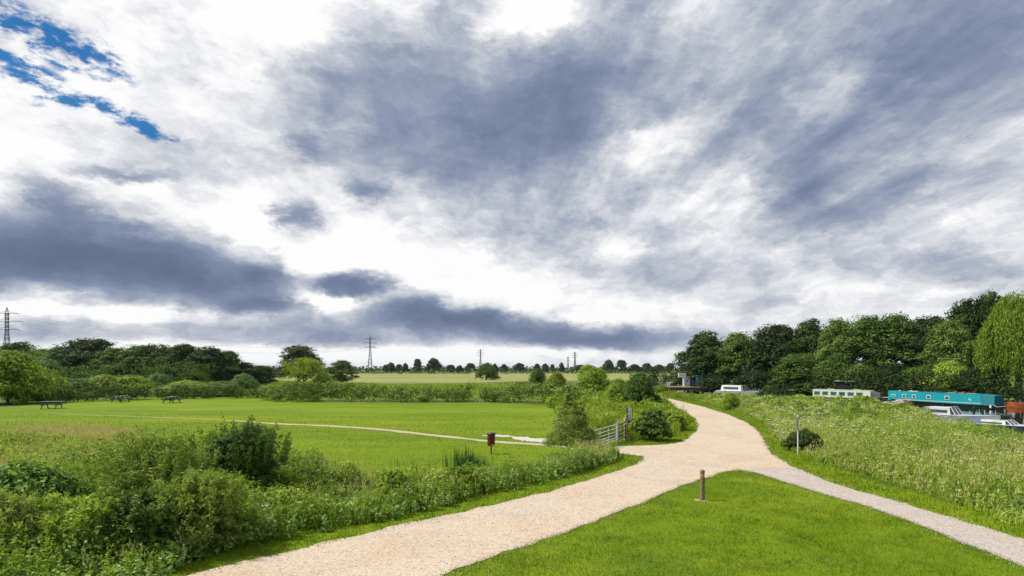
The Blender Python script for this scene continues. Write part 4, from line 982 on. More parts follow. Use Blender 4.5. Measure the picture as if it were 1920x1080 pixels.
# hedgerow strips
def hedge(name, pts, h, wd, mat, seed, dens, leaf, label, cat='hedge', hv=.35, stuff=False, clr=.5, asp=.6, nper=16):
    RR = np.random.default_rng(seed); Cs = []; Rs = []
    for (a, b) in zip(pts[:-1], pts[1:]):
        L = math.hypot(b[0] - a[0], b[1] - a[1]); m = max(2, int(L * dens)); t = RR.random(m); nx_, ny_ = -(b[1] - a[1]) / L, (b[0] - a[0]) / L
        o = RR.uniform(-.5, .5, m) * wd; x = a[0] + (b[0] - a[0]) * t + nx_ * o; y = a[1] + (b[1] - a[1]) * t + ny_ * o
        hh = h * (1 - hv + 2 * hv * (fbm(x, y, h * 2.2, seed) - .25)) * np.sqrt(np.clip(1 - (2 * o / wd) ** 2 * .75, .05, 1))
        z = hh * RR.random(m) ** .55; Cs.append(np.stack([x, y, z], 1)); Rs.append(h * clr * .36 * RR.uniform(.6, 1.3, m))
    Cn = np.concatenate(Cs); Rd = np.concatenate(Rs); P, N = clump_leaves(RR, Cn, Rd, nper, .8)
    tone = np.repeat(RR.random(len(Cn)), nper); k = P[:, 2] > .02; P, N, tone = P[k], N[k], tone[k]; s = leaf * RR.uniform(.6, 1.4, len(P)); V, Fc = diamonds(RR, P, N, s, s * asp)
    o = obj(name, mesh_np(name, V, [Fc], [mat], attr=np.clip(RR.random(len(P)) * .45 + tone * .55, 0, 1)))
    tag(o, label, cat, kind='stuff' if stuff else None); return o
hedge('bramble_hedge', [(-33, 82), (-29, 77.5), (-14, 77), (-2, 77.5), (5, 72), (8.5, 66)], 2.75, 4.4, L_hedge, 401, 9, .21, clr=.85, hv=.4, nper=70, label= 'long rounded bramble hedge along the far side of the big lawn')
hedge('grassy_bank', [(-60, 74), (-50, 84), (-35, 87.5), (-22, 90)], 2.1, 4.5, L_hedge, 402, 9, .19, clr=.9, nper=60, label= 'low overgrown hedge behind the three picnic tables')
hedge('treeline', [(-240, 520), (-100, 500), (40, 510), (190, 520)], 4.5, 10, L_far, 403, 3.0, .8, 'long dark hedgerow across the far side of the straw field', stuff=True)
hedge('treeline', [(-700, 900), (-300, 860), (100, 900), (700, 950)], 8, 30, L_far, 404, 1.6, 1.6, 'distant wooded line on the horizon', stuff=True)
hedge('low_hedge', [(-240, 430), (-60, 420), (90, 430), (150, 400)], 2.0, 6, L_mid, 405, 3.5, .5, 'low green hedge in front of the far hedgerow')
hedge('river_hedge', [(66, 60), (61, 75), (56, 90), (51, 105), (46.5, 124), (34, 150)], 4.5, 5, L_shade, 406, 8, .3, clr=.7, nper=30, label= 'dark undergrowth at the foot of the riverside trees')
hedge('path_hedge', [G(1245, 741), G(1300, 750), G(1345, 757)], .95, 2.0, L_bright, 407, 30, .12, 'low weedy hedge on the outer side of the far path')

hedge('wood_undergrowth', [(-135, 132), (-115, 128), (-90, 128), (-66, 130)], 5.5, 7, L_mid, 408, 5, .32, clr=.8, nper=50, label= 'dark green undergrowth along the foot of the wood behind the picnic lawn')
# ------------------------------------------------------------------ pylons
M_steel = pmat('galvanised_dark', (.11, .12, .14), .6, .3)
def pylon(label, px, top, dist, thick, wires=True):
    x = (px - CX) / F * dist; h = H0 + (HY - top) / F * dist
    r = thing('pylon', label, 'pylon', (x, dist, 0), 0.35, 'electricity pylons'); m = MB()
    def wd(z): t = z / h; return (0.06 * (1 - t / .62) + .018 * t / .62) * h if t < .62 else .018 * h
    lv = [0, .14, .27, .38, .48, .56, .62, .68, .74, .80, .86, .92]
    for a, b in zip(lv[:-1], lv[1:]):
        wa, wb = wd(a * h) , wd(b * h)
        cs_ = [(-1, -1), (1, -1), (1, 1), (-1, 1)]
        for i in range(4):
            c, d = cs_[i], cs_[(i + 1) % 4]
            m.bar((c[0] * wa, c[1] * wa, a * h), (c[0] * wb, c[1] * wb, b * h), thick)
            m.bar((c[0] * wa, c[1] * wa, a * h), (d[0] * wb, d[1] * wb, b * h), thick * .6)
            m.bar((d[0] * wa, d[1] * wa, a * h), (c[0] * wb, c[1] * wb, b * h), thick * .6)
    w = wd(.92 * h)
    for c in ((-1, -1), (1, -1), (1, 1), (-1, 1)): m.bar((c[0] * w, c[1] * w, .92 * h), (0, 0, h), thick * .8)
    m.build('tower_frame', M_steel, r)
    for z, L in ((.66, .15), (.78, .19), (.90, .14)):
        q = MB()
        for s in (-1, 1):
            q.bar((0, -w, z * h), (s * L * h, 0, z * h + .01 * h), thick * .8); q.bar((0, w, z * h), (s * L * h, 0, z * h + .01 * h), thick * .8)
            q.bar((0, 0, z * h + .035 * h), (s * L * h, 0, z * h + .01 * h), thick * .7)
            q.bar((s * L * h, 0, z * h + .01 * h), (s * L * h, 0, z * h - .03 * h), thick * .5)
        q.build('cross_arm', M_steel, r)
    return x, h
p1 = pylon('large pylon at the left edge above the wood', 13, 576, 470, .3)
p2 = pylon('tall pylon in the middle left rising over the straw field', 694, 629, 880, .5)
p3 = pylon('pylon above the lone round field bush', 901, 654, 1450, .6)
p4 = pylon('thin pylon right of centre, larger of the far pair', 1078, 659, 1750, .8)
p5 = pylon('faint smallest pylon, left of the far pair', 1065, 668, 2300, .8)
m = MB()
def wire(m, a, b, sag, r=.05):
    pts = []
    for i in range(15):
        t = i / 14; q = Vector(a).lerp(Vector(b), t); q.z -= sag * 4 * t * (1 - t); pts.append(q)
    m.tube(pts, r, 3)
c35, s35 = math.cos(.35), math.sin(.35)
for z, L in ((.66, .15), (.78, .19), (.90, .14)):
    for s in (-1, 1):
        a = (p1[0] + s * L * p1[1] * c35, 470 + s * L * p1[1] * s35, (z - .02) * p1[1]); b = (p2[0] + s * L * p2[1] * c35, 880 + s * L * p2[1] * s35, (z - .02) * p2[1])
        wire(m, a, b, 12, .045)
tag(m.build('power_lines', M_steel), 'thin sagging power lines between the left pylon and the tall middle pylon', 'power line')

# ------------------------------------------------------------------ furniture
M_wood = pmat('dark_picnic_wood', (.045, .043, .048), .8, 0, .3, 12, .3)
M_woodt = pmat('weathered_table_top', (.16, .16, .18), .75, 0, .25, 12, .3)
def picnic(label, x, y, rz):
    r = thing('picnic_table', label, 'picnic table', (x, y, .012), rz, 'picnic tables on the lawn')
    m = MB()
    for k in range(5): m.box((0, -.32 + k * .16, .75), (1.9, .145, .045))
    m.build('table_top', M_woodt, r, .006)
    for s in (-1, 1):
        b = MB()
        for k in (-1, 1): b.box((0, s * .78 + k * .075, .45), (1.9, .14, .045))
        b.build('seat', M_wood, r, .006)
    for s in (-1, 1):
        f = MB(); xx_ = s * .65
        f.bar((xx_, -.22, .73), (xx_, -.74, .0), .06, .1); f.bar((xx_, .22, .73), (xx_, .74, .0), .06, .1)
        f.box((xx_, 0, .40), (.05, 1.75, .1)); f.box((xx_, 0, .69), (.05, .78, .08)); f.bar((xx_, 0, .38), (xx_ * .25, 0, .7), .06, .08)
        f.build('leg_frame', M_wood, r)
    return r
x, y = G(97, 766); picnic('dark wooden picnic table, leftmost and nearest of the three', x, y, .25)
x, y = G(226, 754); picnic('dark wooden picnic table, middle of the three', x, y, 1.35)
x, y = G(322, 755.5); picnic('dark wooden picnic table, rightmost of the three', x, y, 1.5)

# red litter bin
M_red = pmat('red_bin_paint', (.10, .006, .01), .45, 0, .15, 5, 0, .5); M_black = pmat('black_plastic', (.02, .02, .022), .5)
M_white = pmat('white_paint', (.72, .72, .70), .5, 0, .05); M_zinc = pmat('galvanised_steel', (.62, .65, .63), .45, .25, .15, 9)
x, y = G(921, 851); r = thing('litter_bin', 'dark red litter bin with black lid on a post by the lawn track', 'litter bin', (x, y, .01), .3)
m = MB(); ring = lambda rr_, z, n=20: [(rr_ * math.cos(6.2832 * k / n), rr_ * math.sin(6.2832 * k / n), z) for k in range(n)]
m.loft([ring(.17, .40), ring(.19, .42), ring(.205, .98), ring(.20, 1.0)]); m.build('bin_body', M_red, r)
m = MB(); m.loft([ring(.225, .975), ring(.23, 1.03), ring(.18, 1.075), ring(.05, 1.085)]); m.build('lid', M_black, r)
m = MB(); m.tube([(0, 0, -.1), (0, 0, .41)], .035, 10); m.build('post', M_black, r)
m = MB()
for k in range(7):
    a = -1.9 + k * .18
    b = a + .18
    m.add([(.207 * math.cos(a), .207 * math.sin(a), .45), (.207 * math.cos(b), .207 * math.sin(b), .45), (.209 * math.cos(b), .209 * math.sin(b), .52 if k in (3,) else .48), (.209 * math.cos(a), .209 * math.sin(a), .52 if k in (3,) else .48)], [(0, 1, 2, 3)])
m.build('label_band', M_white, r)
# marker stake
x, y = G(873, 869); r = thing('marker_stake', 'thin brown stake with a pale bent top left of the red litter bin', 'stake', (x, y, 0))
MB().tube([(0, 0, -.1), (.01, 0, .5), (0, 0, .88)], [.018, .016, .013], 6).build('pole', pmat('brown_stick', (.16, .08, .04), .8), r)
MB().box((-.15, 0, .87), (.3, .04, .035)).build('bracket', pmat('pale_stick', (.4, .37, .2), .8), r)

# gate
g0 = G(1158, 831); g1 = G(1112, 848.5); ang = math.atan2(g1[1] - g0[1], g1[0] - g0[0]); GL = math.hypot(g1[0] - g0[0], g1[1] - g0[1])
r = thing('field_gate', 'galvanised metal five bar field gate standing between the lawn and gravel path', 'gate', (g0[0], g0[1], 0), ang)
m = MB()
for z in (.22, .36, .52, .70, .90, 1.12): MB().tube([(.12, 0, z), (GL, 0, z)], .022, 8).build('rail', M_zinc, r)
for q_ in (.13, GL): MB().box((q_, 0, .68), (.045, .05, .98)).build('stile', M_zinc, r)
for q_ in (.38, .72): MB().box((GL * q_, -.03, .67), (.04, .012, .92)).build('upright', M_zinc, r)
m = MB(); m.box((.42, .1, .3), (.15, .02, .03))
r2 = thing('gate_post', 'square grey metal post hanging the field gate', 'post', (g0[0], g0[1], 0), ang)
m = MB(); m.box((0, 0, .62), (.13, .13, 1.3)); m.box((0, 0, 1.275), (.15, .15, .02)); m.build('post_body', pmat('gate_post_steel', (.3, .33, .35), .5, .4), r2, .008)
for z in (.4, 1.0): MB().box((.06, -.075, z), (.06, .03, .05)).build('hinge', M_zinc, r2)
r3 = thing('gate_post', 'metal closing post of the gate half hidden by the pointed shrub', 'post', (g1[0] + .14 * math.cos(ang), g1[1] + .14 * math.sin(ang), 0), ang)
MB().box((0, 0, .6), (.11, .11, 1.25)).build('post_body', MATS['gate_post_steel'], r3, .008)
MB().box((0, -.06, .8), (.05, .02, .12)).build('latch', M_zinc, r3)
# small wooden side fence between gate post and wooden post
M_pale = pmat('pale_timber', (.46, .36, .28), .8, 0, .2, 14, .3); M_bract = pmat('brown_timber', (.10, .055, .04), .8, 0, .3, 14, .3); M_lich = pmat('mossy_timber', (.24, .21, .09), .85, 0, .3, 10, .3)
w0 = G(1173, 824.5); a2 = math.atan2(w0[1] - g0[1], w0[0] - g0[0]); L2 = math.hypot(w0[0] - g0[0], w0[1] - g0[1])
r = thing('rail_fence', 'short mossy wooden fence filling the gap between metal gate post and wooden post', 'fence', (g0[0], g0[1], 0), a2)
for z in (.2, .42, .64, .86, 1.08): MB().box((L2 / 2, 0, z), (L2 - .22, .04, .09)).build('rail', M_lich, r)
MB().box((L2 - .28, -.045, .62), (.09, .04, 1.16)).build('stile', M_bract, r)
r = thing('wooden_post', 'pale square wooden gatepost in front of the notice board', 'post', (w0[0], w0[1], 0), .2)
m = MB(); m.box((0, 0, .62), (.17, .17, 1.36)); m.box((0, 0, 1.33), (.17, .17, .07), taper=.75); m.build('post_body', M_pale, r, .01)
# notice board
nb = G(1177.5, 824); r = thing('notice_board', 'notice board with a white poster on two brown wooden posts beside the gate', 'notice board', (nb[0], nb[1] + .35, 0), math.radians(52))
for xx_, hgt in ((0, 1.95), (.66, 1.92)): MB().box((xx_, 0, hgt / 2 - .05), (.1, .1, hgt), 0).build('post', M_bract, r, .006)
MB().box((.33, -.01, 1.45), (.56, .05, .92)).build('panel', M_bract, r)
M_poster = pmat('poster_paper', (.66, .70, .70), .5, 0, .04); M_ink = pmat('poster_blue_ink', (.10, .17, .2), .6, 0, .2, 20)
ps = MB().box((.33, -.042, 1.5), (.54, .012, .80)).build('poster', M_poster, r)
m = MB()  # dark wading-bird-like diagonal streak and a block of small lettering lines
bl = [(.27, 1.72), (.33, 1.74), (.37, 1.68), (.38, 1.58), (.42, 1.48), (.45, 1.36), (.40, 1.33), (.37, 1.40), (.33, 1.50), (.29, 1.60)]
nbl = len(bl); m.add([(a, -.0505, b) for a, b in bl] + [(a, -.0485, b) for a, b in bl], [tuple(range(nbl)), tuple(range(2 * nbl - 1, nbl - 1, -1))])
for k in range(4): m.box((.24, -.0495, 1.28 - k * .035), (.24 - .03 * k, .002, .012))
m.build('print', M_ink, ps)
MB().box((.33, -.02, .92), (.50, .03, .16)).build('lower_sign', pmat('lower_sign_paper', (.6, .57, .5), .6), r)

# bollard with arrow
x, y = G(1317, 938); r = thing('wooden_bollard', 'round wooden waymark bollard with an orange band on the front lawn', 'bollard', (x, y, 0), 0)
M_bol = pmat('grey_brown_timber', (.19, .14, .085), .85, 0, .4, 14, .5); M_or = pmat('orange_band_paint', (.45, .17, .03), .6, 0, .4, 16); M_ye = pmat('yellow_arrow_paint', (.70, .38, .06), .5, 0, .1)
m = MB(); m.loft([ring(.078, -.1), ring(.078, .78), ring(.070, .785)]); m.build('post_shaft', M_bol, r, 0, False)
m = MB(); m.loft([ring(.069, .783), ring(.069, .90)]); m.build('band', M_or, r)
m = MB(); m.loft([ring(.070, .897), ring(.078, .905), ring(.078, .975), ring(.068, 1.0), ring(.04, 1.018), ring(.005, 1.022)]); m.build('cap', M_bol, r)
m = MB()
ar = [(-.012, .79), (.012, .79), (.012, .84), (.034, .84), (0, .888), (-.034, .84), (-.012, .84)]
n_ = len(ar); m.add([(a - .005, -.077, b) for a, b in ar] + [(a - .005, -.066, b) for a, b in ar], [tuple(range(n_)), tuple(range(2 * n_ - 1, n_ - 1, -1))] + [(i, n_ + i, n_ + (i + 1) % n_, (i + 1) % n_) for i in range(n_)])
m.build('arrow', M_ye, r)
rr = np.random.default_rng(9)
x2 = rr.normal(x, .13, 60); y2 = rr.normal(y, .13, 60)
sheet('worn_soil', resample([(x + .23 * math.cos(a), y + .2 * math.sin(a)) for a in np.linspace(0, 6.0, 14)], .06, .02, rng0, rag=.15), .009, M_dirt)
# grey pole with sign edge-on
x, y = G(1496, 853); r = thing('sign_pole', 'grey metal pole carrying a sign seen edge on at the meadow edge', 'sign', (x, y, 0), 0)
MB().tube([(0, 0, -.1), (0, 0, 2.05)], .035, 10).build('pole', M_zinc, r)
MB().tube([(0, 0, 2.05), (0, 0, 2.09)], [.04, .03], 10).build('pole_cap', pmat('dark_cap', (.08, .08, .09), .5), r)
MB().box((-.045, 0, 1.6), (.02, .42, .66), -.50).build('sign_plate', pmat('sign_back', (.33, .32, .34), .4, .4), r)
for z in (1.42, 1.75): MB().box((-.02, 0, z), (.05, .1, .04)).build('clamp', M_zinc, r)

# ------------------------------------------------------------------ boats
M_teal = pmat('turquoise_paint', (.0, .25, .29), .4, 0, .08, 2, 0, .5); M_teal2 = pmat('turquoise_canvas', (.01, .16, .18), .8)
M_hullk = pmat('black_hull', (.018, .017, .02), .45, 0, .3, 4); M_cream = pmat('cream_paint', (.50, .55, .42), .5, 0, .08); M_bgreen = pmat('boat_green', (.05, .20, .14), .5)
M_glass = pmat('window_glass', (.06, .08, .09), .1, 0, .3, 3, 0, .7); M_gel = pmat('white_gelcoat', (.56, .57, .57), .35, 0, .06); M_gelg = pmat('grey_gelcoat', (.42, .44, .45), .45, 0, .15, 2)
M_navy = pmat('navy_cover', (.015, .03, .10), .7, 0, .2); M_orange = pmat('orange_hull', (.50, .13, .04), .5, 0, .1); M_fend = pmat('white_fender', (.75, .74, .72), .4, 0, .04)
M_roofg = pmat('grey_sheet_roof', (.45, .5, .48), .6, 0, .15); M_shed = pmat('dark_shed_boards', (.03, .03, .028), .8, 0, .3); M_blue = pmat('blue_shed', (.012, .07, .14), .6, 0, .2); M_deck = pmat('deck_boards', (.25, .19, .14), .85, 0, .2, 5); M_rust = pmat('dark_red_side', (.09, .04, .035), .8, 0, .3)
M_redp = pmat('faded_red', (.5, .13, .09), .6)

def hull(L, Wd, z0, z1, bow=0.18, sheer=0.0, stern=0.06, n=14, vee=.75):
    """hull loft from stern (x=0) to bow (x=L)"""
    m = MB(); rings = []
    for i in range(n + 1):
        t = i / n; x = L * t
        w = 1.0
        if t > 1 - bow: w = max(.04, math.cos((t - (1 - bow)) / bow * math.pi / 2) ** .8)
        if t < stern: w = .75 + .25 * t / stern
        zt = z1 + sheer * t * t * t; hw = Wd / 2 * w
        rings.append([(x, -hw, zt), (x, -hw * vee, z0), (x, hw * vee, z0), (x, hw, zt)])
    m.loft(rings); return m
def boat_root(name, label, cat, a, b, group=None):
    """a = stern position, b = bow position (x,y)"""
    return thing(name, label, cat, (a[0], a[1], WATER_Z), math.atan2(b[1] - a[1], b[0] - a[0]), group), math.hypot(b[0] - a[0], b[1] - a[1])
def cabin(m, x0, x1, Wd, z0, z1, lean=.93, endl=0.0):
    hw = Wd / 2
    return m.loft([[(x0, -hw, z0), (x0, hw, z0), (x1, hw, z0), (x1, -hw, z0)],
                   [(x0 + endl, -hw * lean, z1), (x0 + endl, hw * lean, z1), (x1 - endl, hw * lean, z1), (x1 - endl, -hw * lean, z1)],
                   [(x0 + endl + .05, -hw * lean * .6, z1 + .06), (x0 + endl + .05, hw * lean * .6, z1 + .06), (x1 - endl - .05, hw * lean * .6, z1 + .06), (x1 - endl - .05, -hw * lean * .6, z1 + .06)]])
# turquoise narrowboat: right end = stern
st, bo = (57.9, 69.6), (53.1, 82.3)
r, L = boat_root('narrowboat', 'long turquoise narrowboat with small square windows moored at the far bank', 'narrowboat', st, bo, 'narrowboats moored at the far bank')
hull(L + .6, 2.1, -.4, .45, .12, .25, .05).build('hull', M_hullk, r)
cb = cabin(MB(), 1.6, L - .3, 1.8, .44, 1.68).build('cabin', M_teal, r)
cabin(MB(), .1, 1.59, 1.82, .44, 1.62, .9).build('stern_canopy', M_teal2, r)
MB().box((L / 2, 1.06, .40), (L - .8, .05, .06)).build('rubbing_strake', M_hullk, r)
M_wfr = pmat('cream_window_frame', (.62, .62, .55), .5)
# visible side faces the camera: local +y or -y?
d_ = Vector((bo[0] - st[0], bo[1] - st[1])); nrm = Vector((-d_.y, d_.x)); side = 1 if nrm.dot(Vector((-55, -75))) > 0 else -1
for t, w_, h_ in ((.92, .62, .26), (.81, .5, .42), (.71, .5, .42), (.57, .56, .46), (.40, .56, .46)):
    xx_ = t * L; f = MB().box((xx_, side * .885, 1.12), (w_, .05, h_)).build('window', M_wfr, r)
    MB().box((xx_, side * .912, 1.12), (w_ - .14, .02, h_ - .12)).build('pane', M_glass, f)
m = MB(); xx_ = .2 * L   # white crescent painted on the side
cr_ = [(.17 * math.cos(a), .17 * math.sin(a)) for a in np.linspace(-2.4, 1.4, 12)] + [(.02 + .12 * math.cos(a), .03 + .12 * math.sin(a)) for a in np.linspace(1.2, -2.2, 12)]
k_ = len(cr_); m.add([(xx_ + a, side * .91, 1.1 + b) for a, b in cr_] + [(xx_ + a, side * .88, 1.1 + b) for a, b in cr_], [tuple(range(k_)), tuple(range(2 * k_ - 1, k_ - 1, -1))]); m.build('crescent_mark', M_white, r)
for t in (.9, .78): MB().tube([(t * L, 0, 1.7), (t * L, 0, 1.85)], [.14, .11], 8).build('roof_vent', M_cream, r)
MB().box((L * .76, 0, 1.76), (1.2, .35, .06)).build('roof_plank', M_wfr, r)
MB().box((L * .5, .1, 1.79), (1.3, .75, .04), 0, .0, .06).build('solar_panel', M_glass, r)
MB().tube([(L * .66, side * .5, 1.7), (L * .66, side * .5, 2.1)], [.07, .075], 8).build('chimney', M_hullk, r)
MB().tube([(L * .2, -side * .3, 1.77), (L * .45, -side * .28, 1.77)], .03, 6).build('boat_pole', M_orange, r)
for k in (.3, .37): MB().tube([(L * k, -.1, 1.72), (L * k, -.1, 1.92)], [.13, .17], 8).build('plant_tub', M_redp, r)
MB().box((L * .5, side * .895, .62), (L - 3.0, .012, .05)).build('coach_line', M_wfr, r)
MB().box((L * .5, side * .80, 1.72), (L - 3.0, .03, .04)).build('handrail', M_teal2, r)
MB().tube([(.2, side * .9, .5), (-.6, side * 1.6, .35), (-1.8, side * 2.2, .5)], .02, 5).build('mooring_rope', M_wfr, r)
for k in (.42, .7): MB().tube([(L * k, side * 1.08, .42), (L * k, side * 1.12, .05)], .09, 8).build('fender', M_hullk, r)
for xx_ in (.35,): 
    MB().tube([(xx_, side * 1.12, .5), (xx_, side * 1.12, .15)], .11, 8).build('fender', M_fend, r)
# cream narrowboat
st, bo = (47.9, 93.2), (54.4, 84.6)
r, L = boat_root('narrowboat', 'cream and green narrowboat with a row of panelled windows and dark bow canopy', 'narrowboat', st, bo, 'narrowboats moored at the far bank')
hull(L, 2.1, -.4, .42, .14, .2, .05).build('hull', M_hullk, r)
cabin(MB(), .3, L * .80, 1.8, .41, 1.45).build('cabin', M_cream, r)
MB().box((L * .4, 0, 1.54), (L * .78, 1.5, .04)).build('roof', M_roofg, r)
d_ = Vector((bo[0] - st[0], bo[1] - st[1])); nrm = Vector((-d_.y, d_.x)); side = 1 if nrm.dot(Vector((-50, -88))) > 0 else -1
for k in range(6):
    xx_ = .95 + k * (L * .80 - 1.2) / 6
    f = MB().box((xx_, side * .885, 1.0), (.86, .05, .55)).build('window', M_bgreen, r); MB().box((xx_, side * .912, 1.02), (.6, .02, .32)).build('pane', M_glass if k != 3 else M_shed, f)
MB().loft([[(L * .80, -.85, .42), (L * .80, .85, .42), (L * .80, .8, 1.4), (L * .80, -.8, 1.4)], [(L * .92, -.6, .45), (L * .92, .6, .45), (L * .90, .4, 1.25), (L * .90, -.4, 1.25)]]).build('bow_canopy', pmat('charcoal_canvas', (.08, .085, .1), .8), r)
MB().box((L * .97, 0, .66), (1.5, .35, .05), 0, -.05).build('gangplank', M_white, r)
for k in (.25, .6): MB().box((L * k, .1, 1.62), (1.0, .4, .1)).build('roof_box', pmat('roof_clutter', (.5, .42, .36), .7), r)

def cruiser(name, label, a, b, hullm, cabm, Wd=2.2, h=.75, cab=(.25, .62), ch=.75, canopy=None, frame=True, group='small boats on the near side of the river'):
    r, L = boat_root(name, label, 'boat', a, b, group)
    hull(L, Wd, -.35, h, .45, .22, .1, 16, .6).build('hull', hullm, r)
    MB().box((L * .35, 0, h + .02), (L * .62, Wd * .8, .05)).build('deck', cabm, r)
    cabin(MB(), L * cab[0], L * cab[1], Wd * .74, h, h + ch, .85, .12).build('cabin', cabm, r)
    for s in (-1, 1):
        f = MB().box((L * (cab[0] + cab[1]) / 2, s * Wd * .352, h + ch * .52), (L * (cab[1] - cab[0]) * .7, .04, ch * .42)).build('window', M_glass, r)
    x1 = L * cab[1]
    m = MB(); hw = Wd * .34; zb = h + .03; zt = h + ch + .12
    m.bar((x1 + .35, -hw, zb), (x1 - .05, -hw * .85, zt), .05); m.bar((x1 + .35, hw, zb), (x1 - .05, hw * .85, zt), .05); m.bar((x1 + .35, 0, zb), (x1 - .05, 0, zt), .05)
    m.bar((x1 - .05, -hw * .85, zt), (x1 - .05, hw * .85, zt), .05); m.build('windscreen_frame', M_gel, r)
    MB().loft([[(x1 + .34, -hw, zb), (x1 + .34, hw, zb), (x1 + .32, hw, zb), (x1 + .32, -hw, zb)], [(x1 - .05, -hw * .85, zt), (x1 - .05, hw * .85, zt), (x1 - .07, hw * .85, zt), (x1 - .07, -hw * .85, zt)]]).build('windscreen', M_glass, r)
    if canopy:
        cabin(MB(), .1, L * cab[0] + .3, Wd * .8, h, h + ch * .95, .85, .08).build('canopy', canopy, r)
    m = MB()
    for t in (.68, .76, .84, .92):
        w_ = Wd / 2 * .9 * math.cos((t - .55) / .45 * math.pi / 2) ** .8
        for s in (-1, 1): m.tube([(L * t, s * w_, h + .1), (L * t, s * w_, h + .55)], .015, 4)
    m.build('bow_rail', M_zinc, r)
    return r
cruiser('cabin_cruiser', 'white cabin cruiser with dark windows under the riverside trees', (38.0, 108), (43.2, 100.5), M_gel, M_gel, 2.4, .8, (.12, .58), .95)
cruiser('cabin_cruiser', 'grey cabin cruiser with framed windscreen moored in front of the turquoise boat', (38.4, 54.6), (41.3, 49.6), M_gelg, M_gelg, 2.1, .7, (.08, .42), .62, pmat('grey_canvas', (.2, .21, .22), .8))
cruiser('cabin_cruiser', 'blue cabin boat with a pale roof at the right edge of the meadow', (38.0, 48.4), (41.2, 43.0), pmat('blue_hull', (.05, .08, .15), .5), M_gelg, 2.1, .4, (.1, .4), .28, pmat('blue_canvas', (.07, .11, .22), .8))
cruiser('motor_boat', 'orange hulled boat with white cabin at the right edge of the river', (66.0, 69.5), (61.6, 73.2), M_orange, M_gel, 2.0, .5, (.1, .55), .9)
cruiser('motor_boat', 'low dark boat with fenders left of the grey cruiser', (39.4, 59.8), (42.0, 56.8), M_hullk, M_shed, 1.8, .5, (.15, .4), .35)
cruiser('motor_boat', 'small dark green boat moored below the bow of the cream narrowboat', (44.6, 72.8), (44.2, 76.8), pmat('dark_green_hull', (.01, .08, .055), .5), M_bgreen, 1.8, .55, (.15, .5), .5)
cruiser('motor_boat', 'pale green dinghy between the dark green boat and the turquoise narrowboat', (47.3, 76), (49.8, 74.4), M_cream, M_cream, 1.5, .35, (.2, .4), .15)
cruiser('motor_boat', 'faded red small boat at the left end of the turquoise narrowboat', (51.3, 79.2), (52.8, 77.4), M_redp, M_cream, 1.4, .4, (.2, .4), .15)
GM = 'boats moored at the marina deck'
cruiser('cabin_cruiser', 'white and navy motor boat left of the marina cabin', (33.0, 132.5), (29.0, 132), M_gel, M_navy, 2.2, .95, (.2, .6), .6, M_navy, group=GM)
cruiser('cabin_cruiser', 'small white boat in front of the marina cabin', (37.0, 133), (34.0, 131.5), M_gel, M_gelg, 2.0, .8, (.2, .6), .8, M_navy, group=GM)
cruiser('cabin_cruiser', 'boat under a high dark blue cover beside the far end of the path', (30.0, 128.5), (27.2, 128.0), M_gel, M_navy, 2.0, .9, (.1, .6), 1.0, M_navy, group=GM)
cruiser('cabin_cruiser', 'flat white boat at the left end of the marina deck', (29.5, 118.5), (25.4, 119.5), M_gel, M_gel, 2.2, .8, (.2, .5), .3, group=GM)
# mooring posts
for px, py, ds, lab in ((1826, 762, 56, 'dark mooring post behind the grey cruiser, shorter one'), (1843, 768, 52, 'dark mooring post behind the blue cabin boat, nearer one')):
    xx_ = (px - CX) / F * ds; hz = H0 - (py - HY) / F * ds
    tag(MB().tube([(xx_, ds, -1.5), (xx_, ds, hz - .05), (xx_, ds, hz)], [.09, .09, .06], 8).build('mooring_post', M_hullk), lab, 'post', 'mooring posts in the river')
# marina deck, cabin, sheds
r = thing('marina_deck', 'long brown timber deck of the marina beyond the far end of the path', 'deck', (30.5, 119, 0), -.12)
MB().box((4.2, 0, .55), (11.5, 4.0, .14)).build('deck_boards', M_deck, r)
MB().box((4.2, -1.92, .2), (11.3, .1, .54)).build('side_board', M_rust, r)
m = MB()
for k in range(7): m.box((-1.3 + k * 1.8, -1.7, -.5), (.16, .16, 2.0))
m.build('pile', M_hullk, r)
r = thing('marina_cabin', 'white marina office on posts standing on the timber deck', 'cabin', (36.4, 121.5, .62), -.05)
MB().box((0, 0, .95), (1.7, 1.8, 1.9)).build('wall', pmat('cabin_greywhite', (.5, .5, .52), .6), r)
f = MB().box((-.35, -.92, 1.1), (.6, .05, .6)).build('window', M_white, r); MB().box((-.35, -.95, 1.1), (.5, .02, .5)).build('pane', M_glass, f)
MB().box((.5, -.92, .85), (.5, .05, 1.6)).build('door', M_hullk, r)
MB().box((0, 0, 1.96), (2.1, 2.1, .1)).build('roof', M_roofg, r)
r = thing('sign_box', 'white sign box on a tall post at the marina deck', 'sign', (34.9, 120.3, .62), 0)
MB().box((0, 0, 2.3), (1.5, .3, .9)).build('sign_panel', M_white, r); MB().box((.45, 0, .9), (.25, .2, 1.9)).build('post', M_gel, r); MB().box((0, -.16, 2.3), (1.1, .02, .12)).build('lettering_band', pmat('sign_grey', (.45, .4, .38), .6), r)
r = thing('blue_shed', 'dark blue boat shed half hidden by the leftmost riverside tree', 'shed', (39.3, 120.0, -1.2), -.1)
MB().box((0, 0, 2.2), (3.2, 3.5, 3.4)).build('wall', M_blue, r); MB().box((0, 0, 3.95), (3.5, 3.8, .12), 0, .05).build('roof', M_teal2, r); MB().box((-.6, -1.78, 1.3), (.9, .05, 1.7)).build('door', M_teal2, r)
MB().box((.8, -1.78, 2.4), (.9, .05, .7)).build('window', M_glass, r)
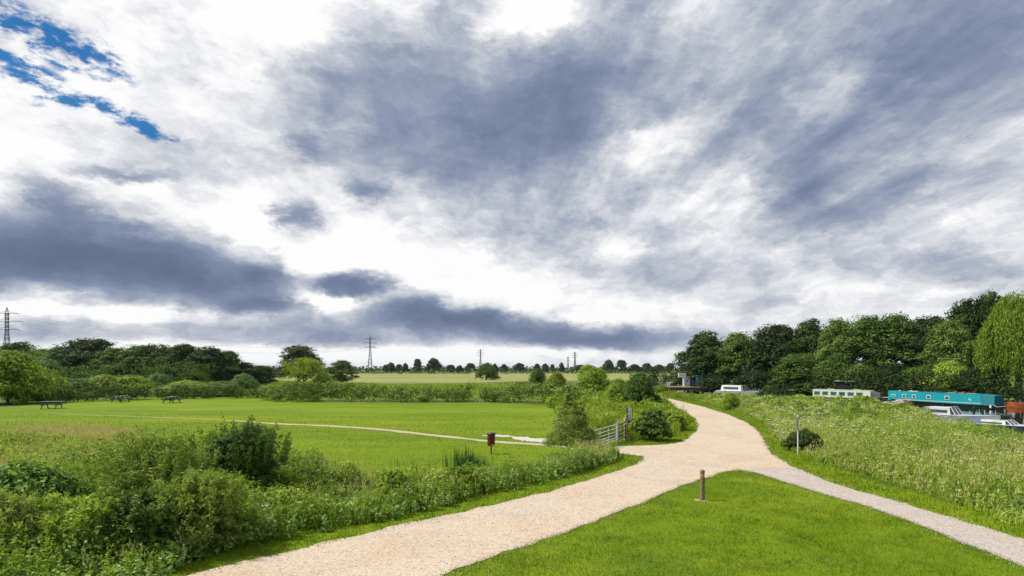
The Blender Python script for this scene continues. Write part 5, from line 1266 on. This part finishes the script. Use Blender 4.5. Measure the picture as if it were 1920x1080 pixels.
r = thing('flagpole', 'thin pole with a round top behind the marina', 'pole', (41.5, 150, 0))
MB().tube([(0, 0, 0), (0, 0, 6.4)], .07, 6).build('pole', M_zinc, r)
RR = np.random.default_rng(5); P_, N_ = clump_leaves(RR, np.array([[0, 0, 6.3], [.3, 0, 6.0], [-.3, 0, 6.1]]), np.array([.5, .4, .4]), 50); V_, F_ = diamonds(RR, P_, N_, np.full(150, .25), np.full(150, .15))
r = thing('dark_shed', 'dark boathouse with a white post among the trees above the white cruiser', 'shed', (46.6, 112, 0), -.5)
MB().box((1.6, 0, 1.4), (3.4, 2.6, 2.5)).build('wall', M_shed, r); MB().box((1.6, 0, 2.72), (3.9, 3.1, .1)).build('roof', M_roofg, r); MB().box((-.3, -1.5, 1.9), (.28, .1, 1.3)).build('post', M_white, r)
r = thing('garden_shed', 'small shed with a pale flat roof behind the cream narrowboat', 'shed', (54.0, 95.5, 0), -.5)
MB().box((0, 0, 1.15), (2.3, 1.8, 2.1)).build('wall', M_shed, r); MB().box((0, 0, 2.26), (2.8, 2.2, .1), 0, .03).build('roof', M_roofg, r); MB().box((.2, -.92, 1.1), (.7, .04, 1.7)).build('door', M_hullk, r)
# jetty on the near side of cream boat
tag(MB().box((46.3, 83, -.15), (1.2, 9, .1), math.radians(32)).build('jetty', M_roofg), 'pale low jetty in the water below the cream narrowboat', 'jetty')

# ------------------------------------------------------------------ air
hz = MB().box((500, 1000, 33), (16000, 16000, 80)).build('haze', bpy.data.materials.new('haze_air')); hm_ = hz.data.materials[0]; hm_.use_nodes = True; HN = NT(hm_.node_tree); HN.n.clear()
pv_ = HN.new('ShaderNodeVolumePrincipled'); pv_.inputs['Color'].default_value = (.86, .92, 1, 1); pv_.inputs['Density'].default_value = 0.00005; pv_.inputs['Anisotropy'].default_value = 0.2
ho = HN.new('ShaderNodeOutputMaterial'); HN.l.new(pv_.outputs[0], ho.inputs['Volume']); hz['kind'] = 'stuff'; hz['label'] = 'thin pale summer air over the fields'
